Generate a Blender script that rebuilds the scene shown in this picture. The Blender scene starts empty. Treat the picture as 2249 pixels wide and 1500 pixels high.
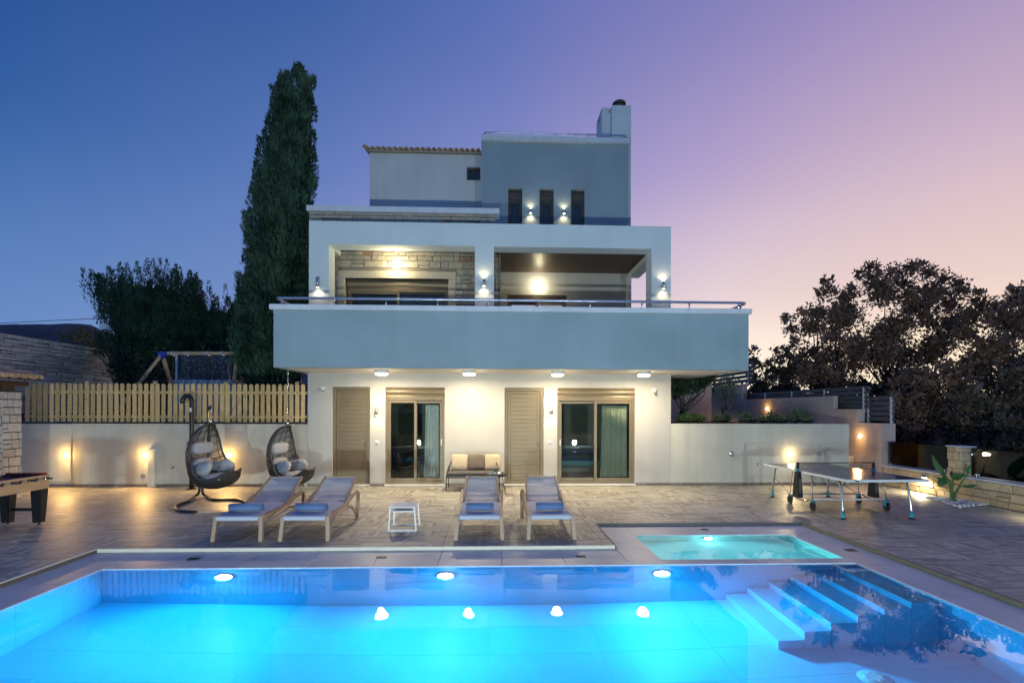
import bpy, bmesh, math, random
import numpy as np
from mathutils import Vector, Matrix, noise

rnd = random.Random(7)
nrs = np.random.RandomState(11)
S = bpy.context.scene
COL = S.collection
PI = math.pi

# ------------------------------------------------------------------ camera
CAM_H, FPX, CU, CV, YAW, ROLL = 2.0, 1110.0, 1124.5, 900.0, 0.03647, 0.0028
cam = bpy.data.cameras.new('camera')
camo = bpy.data.objects.new('camera', cam)
COL.objects.link(camo)
camo.matrix_world = Matrix.Translation((0, 0, CAM_H)) @ Matrix.Rotation(-YAW, 4, 'Z') @ Matrix.Rotation(PI / 2, 4, 'X') @ Matrix.Rotation(ROLL, 4, 'Z')
cam.sensor_width = 36.0
cam.lens = FPX / 2249 * 36
cam.shift_y = 150.0 / 2249
cam.clip_start, cam.clip_end = 0.05, 3000
S.camera = camo

# ------------------------------------------------------------------ sky
w = bpy.data.worlds.new('World'); S.world = w; w.use_nodes = True
wt = w.node_tree; wt.nodes.clear()
def WN(t, **k):
    n = wt.nodes.new(t)
    for a, b in k.items(): setattr(n, a, b)
    return n
wo = WN('ShaderNodeOutputWorld'); wb = WN('ShaderNodeBackground'); wb.inputs[1].default_value = 1.0
wt.links.new(wb.outputs[0], wo.inputs[0])
tc = WN('ShaderNodeTexCoord')
sp = WN('ShaderNodeSeparateXYZ'); wt.links.new(tc.outputs['Generated'], sp.inputs[0])
fl = WN('ShaderNodeVectorMath', operation='MULTIPLY'); wt.links.new(tc.outputs['Generated'], fl.inputs[0]); fl.inputs[1].default_value = (1, 1, 0)
nm = WN('ShaderNodeVectorMath', operation='NORMALIZE'); wt.links.new(fl.outputs[0], nm.inputs[0])
dt = WN('ShaderNodeVectorMath', operation='DOT_PRODUCT'); wt.links.new(nm.outputs[0], dt.inputs[0])
GAZ = math.radians(48)
dt.inputs[1].default_value = (math.sin(GAZ), math.cos(GAZ), 0)
fc = WN('ShaderNodeMath', operation='MULTIPLY_ADD'); wt.links.new(dt.outputs['Value'], fc.inputs[0]); fc.inputs[1].default_value = .5; fc.inputs[2].default_value = .5
def sky_ramp(stops):
    r = WN('ShaderNodeValToRGB'); wt.links.new(fc.outputs[0], r.inputs[0])
    cr = r.color_ramp
    while len(cr.elements) < len(stops): cr.elements.new(.5)
    for e, (p, c) in zip(cr.elements, stops):
        e.position = p; e.color = (*c, 1)
    return r.outputs[0]
r_low = sky_ramp([(0, (.13, .23, .42)), (.48, (.105, .205, .43)), (.66, (.20, .26, .48)), (.86, (.52, .45, .54)), (.95, (.86, .77, .66)), (1, (.88, .72, .50))])
r_hor = sky_ramp([(0, (.10, .20, .42)), (.48, (.092, .185, .40)), (.66, (.14, .21, .43)), (.86, (.42, .38, .52)), (.96, (.66, .53, .52)), (1, (.66, .50, .45))])
r_mid = sky_ramp([(0, (.06, .14, .36)), (.48, (.026, .095, .29)), (.66, (.085, .155, .38)), (.84, (.20, .22, .47)), (.96, (.38, .30, .47)), (1, (.47, .345, .44))])
r_top = sky_ramp([(0, (.03, .09, .30)), (.48, (.009, .048, .20)), (.70, (.032, .085, .27)), (.84, (.075, .12, .34)), (.96, (.155, .15, .37)), (1, (.195, .165, .37))])
r_zen = sky_ramp([(0, (.012, .055, .22)), (1, (.05, .07, .28))])
def skymix(a, b, z0, z1):
    mr = WN('ShaderNodeMapRange', interpolation_type='SMOOTHSTEP'); wt.links.new(sp.outputs[2], mr.inputs[0])
    mr.inputs[1].default_value = z0; mr.inputs[2].default_value = z1
    m = WN('ShaderNodeMix', data_type='RGBA'); wt.links.new(mr.outputs[0], m.inputs[0])
    wt.links.new(a, m.inputs[6]); wt.links.new(b, m.inputs[7]); return m.outputs[2]
c = skymix(r_low, r_hor, .02, .22)
c = skymix(c, r_mid, .12, .44)
c = skymix(c, r_top, .30, .68)
c = skymix(c, r_zen, .60, 1.05)
wt.links.new(c, wb.inputs[0])

# weak, very soft last light from the sunset side
sun = bpy.data.lights.new('sun', 'SUN'); sun.energy = .12; sun.angle = math.radians(25); sun.color = (1, .72, .6)
suno = bpy.data.objects.new('sun', sun); COL.objects.link(suno)
suno.rotation_euler = Vector((-math.sin(GAZ), -math.cos(GAZ), -.12)).to_track_quat('-Z', 'Y').to_euler()

S.view_settings.view_transform = 'Standard'; S.view_settings.look = 'None'
S.view_settings.exposure = 0.4; S.view_settings.gamma = 1; S.view_settings.use_curve_mapping = False
S.render.engine = 'CYCLES'
cy = S.cycles
cy.use_denoising = True
try: cy.denoiser = 'OPENIMAGEDENOISE'
except Exception: pass
cy.max_bounces = 9; cy.diffuse_bounces = 7; cy.glossy_bounces = 4; cy.transmission_bounces = 6; cy.transparent_max_bounces = 12
cy.sample_clamp_indirect = 4.0; cy.sample_clamp_direct = 0
cy.caustics_reflective = False; cy.caustics_refractive = True; cy.blur_glossy = .3
cy.use_light_tree = True

# ------------------------------------------------------------------ pixel -> place (the photograph is 2249 x 1500)
def ray(u, v):
    du, dv = u - CU, v - CV
    u2, v2 = du + ROLL * dv, dv - ROLL * du
    cx = u2 / FPX
    return Vector((cx * math.cos(YAW) + math.sin(YAW), -cx * math.sin(YAW) + math.cos(YAW), -v2 / FPX))
def G(u, v, z=0.0):
    d = ray(u, v); t = (z - CAM_H) / d.z; return Vector((d.x * t, d.y * t, z))
def W(u, v, Y):
    d = ray(u, v); t = Y / d.y; return Vector((d.x * t, Y, CAM_H + d.z * t))
def WX(u, v, X):
    d = ray(u, v); t = X / d.x; return Vector((X, d.y * t, CAM_H + d.z * t))

# ------------------------------------------------------------------ things, parts, setting
WL = {}
def link(o, parent=None):
    COL.objects.link(o)
    if parent is not None: o.parent = parent
    return o
def thing(name, label, cat, loc=(0, 0, 0), group=None, rz=0):
    o = bpy.data.objects.new(name, None); link(o)
    o.location = loc; o.rotation_euler = (0, 0, rz)
    o['label'] = label; o['category'] = cat
    if group: o['group'] = group
    WL[o.name] = Vector(loc)
    return o
def tag(o, label, cat, group=None):
    o['label'] = label; o['category'] = cat
    if group: o['group'] = group
    return o
def wl(o):
    return WL.get(o.name, Vector((0, 0, 0))) if o is not None else Vector((0, 0, 0))

class MB:
    def __init__(s): s.v = []; s.f = []; s.sm = []
    def add(s, vs, fs, smooth=False):
        b = len(s.v); s.v.extend([tuple(x) for x in vs]); s.f.extend([tuple(b + i for i in f) for f in fs]); s.sm.extend([smooth] * len(fs)); return s
    def box(s, x0, x1, y0, y1, z0, z1, M=None):
        x0, x1 = min(x0, x1), max(x0, x1); y0, y1 = min(y0, y1), max(y0, y1); z0, z1 = min(z0, z1), max(z0, z1)
        vs = [Vector(p) for p in ((x0, y0, z0), (x1, y0, z0), (x1, y1, z0), (x0, y1, z0), (x0, y0, z1), (x1, y0, z1), (x1, y1, z1), (x0, y1, z1))]
        if M is not None: vs = [M @ p for p in vs]
        return s.add(vs, [(0, 3, 2, 1), (4, 5, 6, 7), (0, 1, 5, 4), (1, 2, 6, 5), (2, 3, 7, 6), (3, 0, 4, 7)])
    def cbox(s, x0, x1, y0, y1, z0, z1, c=.01, M=None):
        """box with chamfered edges"""
        x0, x1 = min(x0, x1), max(x0, x1); y0, y1 = min(y0, y1), max(y0, y1); z0, z1 = min(z0, z1), max(z0, z1)
        c = min(c, (x1 - x0) / 2.1, (y1 - y0) / 2.1, (z1 - z0) / 2.1)
        bm = bmesh.new(); bmesh.ops.create_cube(bm, size=1)
        for q in bm.verts: q.co = Vector(((x0 + x1) / 2 + q.co.x * (x1 - x0), (y0 + y1) / 2 + q.co.y * (y1 - y0), (z0 + z1) / 2 + q.co.z * (z1 - z0)))
        bmesh.ops.bevel(bm, geom=bm.edges[:], offset=c, segments=1, affect='EDGES', profile=.5)
        bm.verts.index_update()
        vs = [q.co.copy() for q in bm.verts]
        if M is not None: vs = [M @ p for p in vs]
        s.add(vs, [[q.index for q in f.verts] for f in bm.faces]); bm.free(); return s
    def tube(s, pts, r, n=8, caps=True, closed=False, flat=None):
        pts = [Vector(p) for p in pts]; rs = r if isinstance(r, (list, tuple)) else [r] * len(pts)
        vs = []; fs = []; N = len(pts); up = Vector((0, 0, 1)); prev = None
        for i, p in enumerate(pts):
            if closed: t = pts[(i + 1) % N] - pts[i - 1]
            else: t = pts[min(i + 1, N - 1)] - pts[max(i - 1, 0)]
            t.normalize()
            if prev is None:
                a = t.cross(up)
                if a.length < .1: a = t.cross(Vector((1, 0, 0)))
                a.normalize()
            else:
                a = prev - t * prev.dot(t)
                if a.length < 1e-5: a = t.cross(up)
                a.normalize()
            prev = a; b = t.cross(a)
            for k in range(n):
                g = 2 * PI * k / n
                fa, fb = (1, 1) if flat is None else flat
                vs.append(p + a * math.cos(g) * rs[i] * fa + b * math.sin(g) * rs[i] * fb)
        for i in range(N if closed else N - 1):
            j = (i + 1) % N
            for k in range(n):
                fs.append((i * n + k, i * n + (k + 1) % n, j * n + (k + 1) % n, j * n + k))
        s.add(vs, fs, True)
        if caps and not closed:
            b = len(s.v) - len(vs)
            s.f.append(tuple(b + k for k in range(n))[::-1]); s.f.append(tuple(b + (N - 1) * n + k for k in range(n))); s.sm += [False, False]
        return s
    def bar(s, p0, p1, wx, wy, upv=(0, 0, 1)):
        p0, p1 = Vector(p0), Vector(p1); t = (p1 - p0).normalized(); a = t.cross(Vector(upv))
        if a.length < .05: a = t.cross(Vector((0, 1, 0)))
        a.normalize(); b = a.cross(t)
        vs = [p + a * sx * wx / 2 + b * sy * wy / 2 for p in (p0, p1) for sx, sy in ((-1, -1), (1, -1), (1, 1), (-1, 1))]
        return s.add(vs, [(0, 1, 2, 3), (7, 6, 5, 4), (0, 4, 5, 1), (1, 5, 6, 2), (2, 6, 7, 3), (3, 7, 4, 0)])
    def cyl(s, x, y, z0, z1, r, n=20, r1=None):
        r1 = r if r1 is None else r1
        vs = [(x + r * math.cos(2 * PI * k / n), y + r * math.sin(2 * PI * k / n), z0) for k in range(n)] + [(x + r1 * math.cos(2 * PI * k / n), y + r1 * math.sin(2 * PI * k / n), z1) for k in range(n)]
        s.add(vs, [(k, (k + 1) % n, n + (k + 1) % n, n + k) for k in range(n)], True)
        b = len(s.v) - 2 * n
        s.f.append(tuple(b + k for k in range(n))[::-1]); s.f.append(tuple(b + n + k for k in range(n))); s.sm += [False, False]; return s
    def ycyl(s, x, z, y0, y1, r, n=20, r1=None):
        m = MB().cyl(0, 0, 0, 1, 1, n, 1 if r1 is None else r1 / r)
        return s.add([(x + a * r, y0 + (y1 - y0) * c_, z - b_ * r) for a, b_, c_ in m.v], m.f, True)
    def xcyl(s, y, z, x0, x1, r, n=20):
        m = MB().cyl(0, 0, 0, 1, 1, n)
        return s.add([(x0 + (x1 - x0) * c_, y + a * r, z + b_ * r) for a, b_, c_ in m.v], m.f, True)
    def lathe(s, x, y, z, prof, n=24, axis='z'):
        vs = []; fs = []
        for r, h in prof:
            for k in range(n):
                a = 2 * PI * k / n; vs.append((x + r * math.cos(a), y + r * math.sin(a), z + h))
        for i in range(len(prof) - 1):
            for k in range(n): fs.append((i * n + k, i * n + (k + 1) % n, (i + 1) * n + (k + 1) % n, (i + 1) * n + k))
        return s.add(vs, fs, True)
    def prism(s, poly, d0, d1, axis='x'):
        """2D polygon extruded: axis x -> poly is (y,z); axis y -> (x,z); axis z -> (x,y)"""
        n = len(poly)
        def P(a, b, d): return {'x': (d, a, b), 'y': (a, d, b), 'z': (a, b, d)}[axis]
        vs = [P(a, b, d0) for a, b in poly] + [P(a, b, d1) for a, b in poly]
        return s.add(vs, [tuple(range(n))[::-1], tuple(range(n, 2 * n))] + [(k, (k + 1) % n, n + (k + 1) % n, n + k) for k in range(n)])
    def mesh(s, name, mat=None, off=Vector((0, 0, 0)), recalc=True):
        me = bpy.data.meshes.new(name)
        me.from_pydata([(a - off[0], b - off[1], c_ - off[2]) for a, b, c_ in s.v], [], s.f)
        if mat: me.materials.append(mat)
        if any(s.sm): me.polygons.foreach_set('use_smooth', s.sm)
        if recalc and len(s.f) < 60000:
            bm = bmesh.new(); bm.from_mesh(me); bmesh.ops.recalc_face_normals(bm, faces=bm.faces[:]); bm.to_mesh(me); bm.free()
        me.update(); return me
    def build(s, name, mat, parent=None, local=False, recalc=True):
        off = Vector((0, 0, 0)) if local else wl(parent)
        o = bpy.data.objects.new(name, s.mesh(name, mat, off, recalc)); link(o, parent)
        WL[o.name] = Vector((0, 0, 0)) if local else off
        return o
def alone(mb, name, mat, label, cat, loc, group=None):
    """a thing that is one mesh, its origin at its base"""
    loc = Vector(loc); o = bpy.data.objects.new(name, mb.mesh(name, mat, loc)); link(o); o.location = loc
    WL[o.name] = loc
    return tag(o, label, cat, group)
def struct(mb, name, mat, kind='structure'):
    o = mb.build(name, mat); o['kind'] = kind; return o
def fastmesh(name, verts, quads, mat, parent=None, smooth=False):
    """numpy verts (N,3) and quads (M,4)"""
    me = bpy.data.meshes.new(name); nv, nf = len(verts), len(quads)
    me.vertices.add(nv); me.vertices.foreach_set('co', np.asarray(verts, dtype=np.float32).ravel())
    me.loops.add(nf * 4); me.loops.foreach_set('vertex_index', np.asarray(quads, dtype=np.int32).ravel())
    me.polygons.add(nf); me.polygons.foreach_set('loop_start', np.arange(0, nf * 4, 4, dtype=np.int32))
    if smooth: me.polygons.foreach_set('use_smooth', np.ones(nf, dtype=bool))
    me.update(calc_edges=True); me.materials.append(mat)
    o = bpy.data.objects.new(name, me); link(o, parent); return o
def copy_tree(o, parent=None):
    c_ = o.copy(); COL.objects.link(c_)
    if parent is not None: c_.parent = parent
    for ch in list(o.children): copy_tree(ch, c_)
    return c_

# ------------------------------------------------------------------ materials
def mat(name):
    m = bpy.data.materials.new(name); m.use_nodes = True; t = m.node_tree
    return m, t, t.nodes['Principled BSDF']
def ND(t, ty, **k):
    n = t.nodes.new(ty)
    for a, b in k.items(): setattr(n, a, b)
    return n
def pmat(name, col, rough=.6, metal=0.0, var=.12, scale=3.0, bump=0.0, bscale=60.0, spec=.5, rnd_var=0.0, stretch=(1, 1, 1), coat=0, world=True, detail=6):
    m, t, b = mat(name)
    b.inputs['Roughness'].default_value = rough; b.inputs['Metallic'].default_value = metal
    b.inputs['Specular IOR Level'].default_value = spec
    if coat: b.inputs['Coat Weight'].default_value = coat
    g = ND(t, 'ShaderNodeNewGeometry'); to = ND(t, 'ShaderNodeTexCoord')
    mp = ND(t, 'ShaderNodeMapping'); t.links.new(g.outputs['Position'] if world else to.outputs['Object'], mp.inputs[0]); mp.inputs['Scale'].default_value = stretch
    n = ND(t, 'ShaderNodeTexNoise'); t.links.new(mp.outputs[0], n.inputs[0]); n.inputs['Scale'].default_value = scale; n.inputs['Detail'].default_value = detail; n.inputs['Roughness'].default_value = .62
    mr = ND(t, 'ShaderNodeMapRange'); t.links.new(n.outputs[0], mr.inputs[0])
    mr.inputs[1].default_value = .25; mr.inputs[2].default_value = .75; mr.inputs[3].default_value = 1 - var; mr.inputs[4].default_value = 1 + var
    val = mr.outputs[0]
    if rnd_var:
        oi = ND(t, 'ShaderNodeObjectInfo'); a = ND(t, 'ShaderNodeMath', operation='ADD'); t.links.new(oi.outputs['Random'], a.inputs[0]); t.links.new(g.outputs['Random Per Island'], a.inputs[1])
        f = ND(t, 'ShaderNodeMath', operation='FRACT'); t.links.new(a.outputs[0], f.inputs[0])
        m2 = ND(t, 'ShaderNodeMapRange'); t.links.new(f.outputs[0], m2.inputs[0]); m2.inputs[3].default_value = 1 - rnd_var; m2.inputs[4].default_value = 1 + rnd_var
        mu = ND(t, 'ShaderNodeMath', operation='MULTIPLY'); t.links.new(val, mu.inputs[0]); t.links.new(m2.outputs[0], mu.inputs[1]); val = mu.outputs[0]
    vm = ND(t, 'ShaderNodeVectorMath', operation='SCALE'); vm.inputs[0].default_value = col; t.links.new(val, vm.inputs['Scale'])
    t.links.new(vm.outputs[0], b.inputs['Base Color'])
    if bump:
        n2 = ND(t, 'ShaderNodeTexNoise'); t.links.new(mp.outputs[0], n2.inputs[0]); n2.inputs['Scale'].default_value = bscale; n2.inputs['Detail'].default_value = 4
        bp = ND(t, 'ShaderNodeBump'); bp.inputs['Strength'].default_value = bump; bp.inputs['Distance'].default_value = .02
        t.links.new(n2.outputs[0], bp.inputs['Height']); t.links.new(bp.outputs[0], b.inputs['Normal'])
    return m
def emat(name, col, strength):
    m, t, b = mat(name); b.inputs['Base Color'].default_value = (*col, 1)
    b.inputs['Emission Color'].default_value = (*col, 1); b.inputs['Emission Strength'].default_value = strength
    return m
def plaster(name, col, var=.07, streak=.10, rough=.85):
    """rendered wall: blotches, rain streaks that run down, fine grain"""
    m, t, b = mat(name); b.inputs['Roughness'].default_value = rough; b.inputs['Specular IOR Level'].default_value = .25
    g = ND(t, 'ShaderNodeNewGeometry')
    def nz(scale, st, det):
        mp = ND(t, 'ShaderNodeMapping'); t.links.new(g.outputs['Position'], mp.inputs[0]); mp.inputs['Scale'].default_value = st
        n = ND(t, 'ShaderNodeTexNoise'); t.links.new(mp.outputs[0], n.inputs[0]); n.inputs['Scale'].default_value = scale; n.inputs['Detail'].default_value = det; return n.outputs[0]
    def rng(x, a, b_, lo, hi):
        mr = ND(t, 'ShaderNodeMapRange'); t.links.new(x, mr.inputs[0]); mr.inputs[1].default_value = a; mr.inputs[2].default_value = b_; mr.inputs[3].default_value = lo; mr.inputs[4].default_value = hi; return mr.outputs[0]
    a = rng(nz(.9, (1, 1, 1), 5), .3, .7, 1 - var, 1 + var)
    s_ = rng(nz(1.0, (5, 5, .25), 5), .35, .75, 1 + streak * .3, 1 - streak)
    mu = ND(t, 'ShaderNodeMath', operation='MULTIPLY'); t.links.new(a, mu.inputs[0]); t.links.new(s_, mu.inputs[1])
    f_ = rng(nz(90, (1, 1, 1), 2), .3, .7, .965, 1.035)
    mu2 = ND(t, 'ShaderNodeMath', operation='MULTIPLY'); t.links.new(mu.outputs[0], mu2.inputs[0]); t.links.new(f_, mu2.inputs[1])
    vm = ND(t, 'ShaderNodeVectorMath', operation='SCALE'); vm.inputs[0].default_value = col; t.links.new(mu2.outputs[0], vm.inputs['Scale'])
    t.links.new(vm.outputs[0], b.inputs['Base Color'])
    bp = ND(t, 'ShaderNodeBump'); bp.inputs['Strength'].default_value = .25; bp.inputs['Distance'].default_value = .006
    t.links.new(nz(160, (1, 1, 1), 3), bp.inputs['Height']); t.links.new(bp.outputs[0], b.inputs['Normal'])
    return m
def glassmat(name, tint=(.86, .93, .9), refl=1.0, ior=1.5):
    m = bpy.data.materials.new(name); m.use_nodes = True; t = m.node_tree; t.nodes.clear()
    o = ND(t, 'ShaderNodeOutputMaterial'); mx = ND(t, 'ShaderNodeMixShader'); tr = ND(t, 'ShaderNodeBsdfTransparent'); gl = ND(t, 'ShaderNodeBsdfGlossy'); fr = ND(t, 'ShaderNodeFresnel')
    tr.inputs[0].default_value = (*tint, 1); gl.inputs['Roughness'].default_value = .0; fr.inputs[0].default_value = ior
    mu = ND(t, 'ShaderNodeMath', operation='MULTIPLY', use_clamp=True); t.links.new(fr.outputs[0], mu.inputs[0]); mu.inputs[1].default_value = refl
    t.links.new(mu.outputs[0], mx.inputs[0]); t.links.new(tr.outputs[0], mx.inputs[1]); t.links.new(gl.outputs[0], mx.inputs[2]); t.links.new(mx.outputs[0], o.inputs[0])
    return m
def ramp_rand(name, cols, rough=.8, scale=14, var=.22, bump=.5, bscale=25, spec=.3):
    """stone-like: each island / object takes its own colour from a list"""
    m, t, b = mat(name); b.inputs['Roughness'].default_value = rough; b.inputs['Specular IOR Level'].default_value = spec
    g = ND(t, 'ShaderNodeNewGeometry'); oi = ND(t, 'ShaderNodeObjectInfo')
    a = ND(t, 'ShaderNodeMath', operation='ADD'); t.links.new(oi.outputs['Random'], a.inputs[0]); t.links.new(g.outputs['Random Per Island'], a.inputs[1])
    f = ND(t, 'ShaderNodeMath', operation='FRACT'); t.links.new(a.outputs[0], f.inputs[0])
    r = ND(t, 'ShaderNodeValToRGB'); t.links.new(f.outputs[0], r.inputs[0]); cr = r.color_ramp
    while len(cr.elements) < len(cols): cr.elements.new(.5)
    for i, (e, c_) in enumerate(zip(cr.elements, cols)): e.position = i / max(1, len(cols) - 1); e.color = (*c_, 1)
    n = ND(t, 'ShaderNodeTexNoise'); t.links.new(g.outputs['Position'], n.inputs[0]); n.inputs['Scale'].default_value = scale; n.inputs['Detail'].default_value = 8; n.inputs['Roughness'].default_value = .7
    mr = ND(t, 'ShaderNodeMapRange'); t.links.new(n.outputs[0], mr.inputs[0]); mr.inputs[1].default_value = .3; mr.inputs[2].default_value = .7; mr.inputs[3].default_value = 1 - var; mr.inputs[4].default_value = 1 + var
    vm = ND(t, 'ShaderNodeVectorMath', operation='SCALE'); t.links.new(r.outputs[0], vm.inputs[0]); t.links.new(mr.outputs[0], vm.inputs['Scale']); t.links.new(vm.outputs[0], b.inputs['Base Color'])
    if bump:
        n2 = ND(t, 'ShaderNodeTexNoise'); t.links.new(g.outputs['Position'], n2.inputs[0]); n2.inputs['Scale'].default_value = bscale; n2.inputs['Detail'].default_value = 6
        bp = ND(t, 'ShaderNodeBump'); bp.inputs['Strength'].default_value = bump; bp.inputs['Distance'].default_value = .03; t.links.new(n2.outputs[0], bp.inputs['Height']); t.links.new(bp.outputs[0], b.inputs['Normal'])
    return m

def deckmat():
    m, t, b = mat('deck_tile'); g = ND(t, 'ShaderNodeNewGeometry')
    sx = ND(t, 'ShaderNodeSeparateXYZ'); t.links.new(g.outputs['Position'], sx.inputs[0])
    def mth(op, a, b_=None, c_=None):
        n = ND(t, 'ShaderNodeMath', operation=op)
        for i, q in enumerate((a, b_, c_)):
            if q is None: continue
            if isinstance(q, (int, float)): n.inputs[i].default_value = q
            else: t.links.new(q, n.inputs[i])
        return n.outputs[0]
    CELL = .30
    fx = mth('FLOOR', mth('DIVIDE', sx.outputs[0], CELL)); fy = mth('FLOOR', mth('DIVIDE', sx.outputs[1], CELL))
    # which cells have strips along Y: a random minority
    cv = ND(t, 'ShaderNodeCombineXYZ'); t.links.new(fx, cv.inputs[0]); t.links.new(fy, cv.inputs[1])
    wn = ND(t, 'ShaderNodeTexWhiteNoise', noise_dimensions='3D'); t.links.new(cv.outputs[0], wn.inputs[0])
    sel = mth('GREATER_THAN', wn.outputs[0], .66)
    # strip coordinate
    ax = mth('ADD', mth('MULTIPLY', sx.outputs[0], sel), mth('MULTIPLY', sx.outputs[1], mth('SUBTRACT', 1, sel)))
    ay = mth('ADD', mth('MULTIPLY', sx.outputs[1], sel), mth('MULTIPLY', sx.outputs[0], mth('SUBTRACT', 1, sel)))
    st = mth('DIVIDE', ax, .05); si = mth('FLOOR', st); sf = mth('FRACT', st)
    off = ND(t, 'ShaderNodeTexWhiteNoise', noise_dimensions='1D'); t.links.new(si, off.inputs['W'])
    ly = mth('ADD', mth('DIVIDE', ay, .36), mth('MULTIPLY', off.outputs[0], 3.0)); li = mth('FLOOR', ly)
    c3 = ND(t, 'ShaderNodeCombineXYZ'); t.links.new(si, c3.inputs[0]); t.links.new(li, c3.inputs[1]); t.links.new(sel, c3.inputs[2])
    w2 = ND(t, 'ShaderNodeTexWhiteNoise', noise_dimensions='3D'); t.links.new(c3.outputs[0], w2.inputs[0])
    # grain along the strip
    c4 = ND(t, 'ShaderNodeCombineXYZ'); t.links.new(mth('MULTIPLY', ax, 60), c4.inputs[0]); t.links.new(mth('MULTIPLY', ay, 5), c4.inputs[1]); t.links.new(w2.outputs[0], c4.inputs[2])
    gn = ND(t, 'ShaderNodeTexNoise'); t.links.new(c4.outputs[0], gn.inputs[0]); gn.inputs['Scale'].default_value = 1; gn.inputs['Detail'].default_value = 5
    big = ND(t, 'ShaderNodeTexNoise'); t.links.new(g.outputs['Position'], big.inputs[0]); big.inputs['Scale'].default_value = .8; big.inputs['Detail'].default_value = 4
    rp = ND(t, 'ShaderNodeValToRGB'); cr = rp.color_ramp
    for _ in range(3): cr.elements.new(.5)
    for e, (p, q) in zip(cr.elements, [(0, (.12, .108, .09)), (.3, (.245, .23, .198)), (.55, (.35, .335, .29)), (.78, (.44, .42, .36)), (1, (.55, .525, .455))]): e.position = p; e.color = (*q, 1)
    f = mth('ADD', mth('MULTIPLY', w2.outputs[0], .72), mth('MULTIPLY', gn.outputs[0], .42)); t.links.new(f, rp.inputs[0])
    edge = mth('GREATER_THAN', mth('ABSOLUTE', mth('SUBTRACT', sf, .5)), .46)
    k = mth('MULTIPLY', mth('SUBTRACT', 1, mth('MULTIPLY', edge, .22)), mth('ADD', .75, mth('MULTIPLY', big.outputs[0], .5)))
    vm = ND(t, 'ShaderNodeVectorMath', operation='SCALE'); t.links.new(rp.outputs[0], vm.inputs[0]); t.links.new(k, vm.inputs['Scale']); t.links.new(vm.outputs[0], b.inputs['Base Color'])
    rg = mth('ADD', .34, mth('MULTIPLY', gn.outputs[0], .28)); t.links.new(rg, b.inputs['Roughness'])
    b.inputs['Specular IOR Level'].default_value = .5
    h = mth('SUBTRACT', mth('ADD', mth('MULTIPLY', w2.outputs[0], .5), mth('MULTIPLY', gn.outputs[0], .7)), mth('MULTIPLY', edge, .8))
    bp = ND(t, 'ShaderNodeBump'); bp.inputs['Strength'].default_value = .35; bp.inputs['Distance'].default_value = .006; t.links.new(h, bp.inputs['Height']); t.links.new(bp.outputs[0], b.inputs['Normal'])
    return m

M = {}
M['deck'] = deckmat()
M['grout'] = pmat('grout', (.10, .085, .07), .9, scale=20)
M['coping'] = pmat('coping_stone', (.50, .52, .56), .42, var=.16, scale=2.2, bump=.12, bscale=30, rnd_var=.06)
M['trim'] = pmat('deck_trim', (.62, .58, .48), .5, var=.08, scale=5)
M['green_trim'] = pmat('edge_profile', (.15, .145, .095), .5, var=.2, scale=8)
M['pool'] = pmat('pool_tile', (.22, .56, .74), .35, var=.07, scale=1.6, rnd_var=.035)
M['pool_grout'] = pmat('pool_grout', (.20, .52, .70), .6)
M['kid'] = pmat('small_pool_tile', (.46, .74, .74), .35, var=.05, scale=1.6, rnd_var=.03)
M['pool_white'] = pmat('pool_fitting', (.75, .78, .8), .3)
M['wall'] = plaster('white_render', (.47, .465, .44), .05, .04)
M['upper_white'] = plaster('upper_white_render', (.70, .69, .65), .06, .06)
M['garden_wall'] = plaster('garden_wall_render', (.56, .55, .47), .12, .10)
M['garden_panel'] = plaster('pale_garden_render', (.66, .64, .55), .05, .08)
M['pink_wall'] = plaster('terracotta_render', (.52, .42, .37), .08, .12)
M['header'] = plaster('white_frame_render', (.68, .74, .72), .05, .03)
M['blue'] = plaster('blue_grey_render', (.31, .395, .42), .09, .045)
M['cap'] = plaster('white_coping_render', (.70, .72, .74), .05, .10)
M['soffit'] = plaster('soffit_render', (.66, .62, .55), .06, .0)
M['skirting'] = pmat('skirting_tile', (.20, .17, .14), .6, scale=12, var=.3, rnd_var=.15)
M['bronze'] = pmat('bronze_aluminium', (.18, .142, .088), .38, metal=.3, var=.05, scale=4, rnd_var=.03)
M['bronze_dark'] = pmat('dark_bronze', (.10, .085, .07), .4, metal=.4, var=.05)
M['gasket'] = pmat('rubber_gasket', (.015, .014, .013), .6)
M['sill'] = pmat('marble_sill', (.66, .64, .6), .35, scale=6, var=.06)
M['glass'] = glassmat('window_glass', (.93, .955, .93), 1.25)
M['clear'] = glassmat('balustrade_glass', (.80, .84, .80), 1.3)
M['screen'] = glassmat('insect_screen', (.70, .72, .66), .4)
M['room'] = pmat('room_paint', (.42, .42, .38), .9)
M['curtain'] = pmat('curtain_cloth', (.88, .88, .80), .9, var=.06, scale=5)
M['chrome'] = pmat('brushed_steel', (.62, .62, .63), .22, metal=1, var=.05)
M['steel'] = pmat('rail_steel', (.72, .73, .75), .30, metal=.9, var=.05)
M['black_metal'] = pmat('black_powder_coat', (.018, .019, .021), .35, var=.1)
M['black'] = pmat('black_plastic', (.012, .012, .013), .4)
M['white_plastic'] = pmat('white_plastic', (.75, .75, .74), .4, var=.03)
M['stone'] = ramp_rand('wall_stone', [(.36, .32, .25), (.44, .39, .30), (.30, .28, .24), (.46, .40, .30), (.40, .36, .29), (.42, .38, .31), (.36, .33, .28), (.48, .43, .34), (.36, .19, .12)])
M['grey_stone'] = ramp_rand('retaining_stone', [(.50, .52, .49), (.62, .60, .54), (.46, .47, .45), (.64, .60, .52), (.56, .56, .52)], var=.3)
M['pale_stone'] = ramp_rand('pale_block', [(.50, .44, .38), (.58, .52, .46), (.46, .41, .37), (.62, .56, .48)], var=.14)
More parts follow.
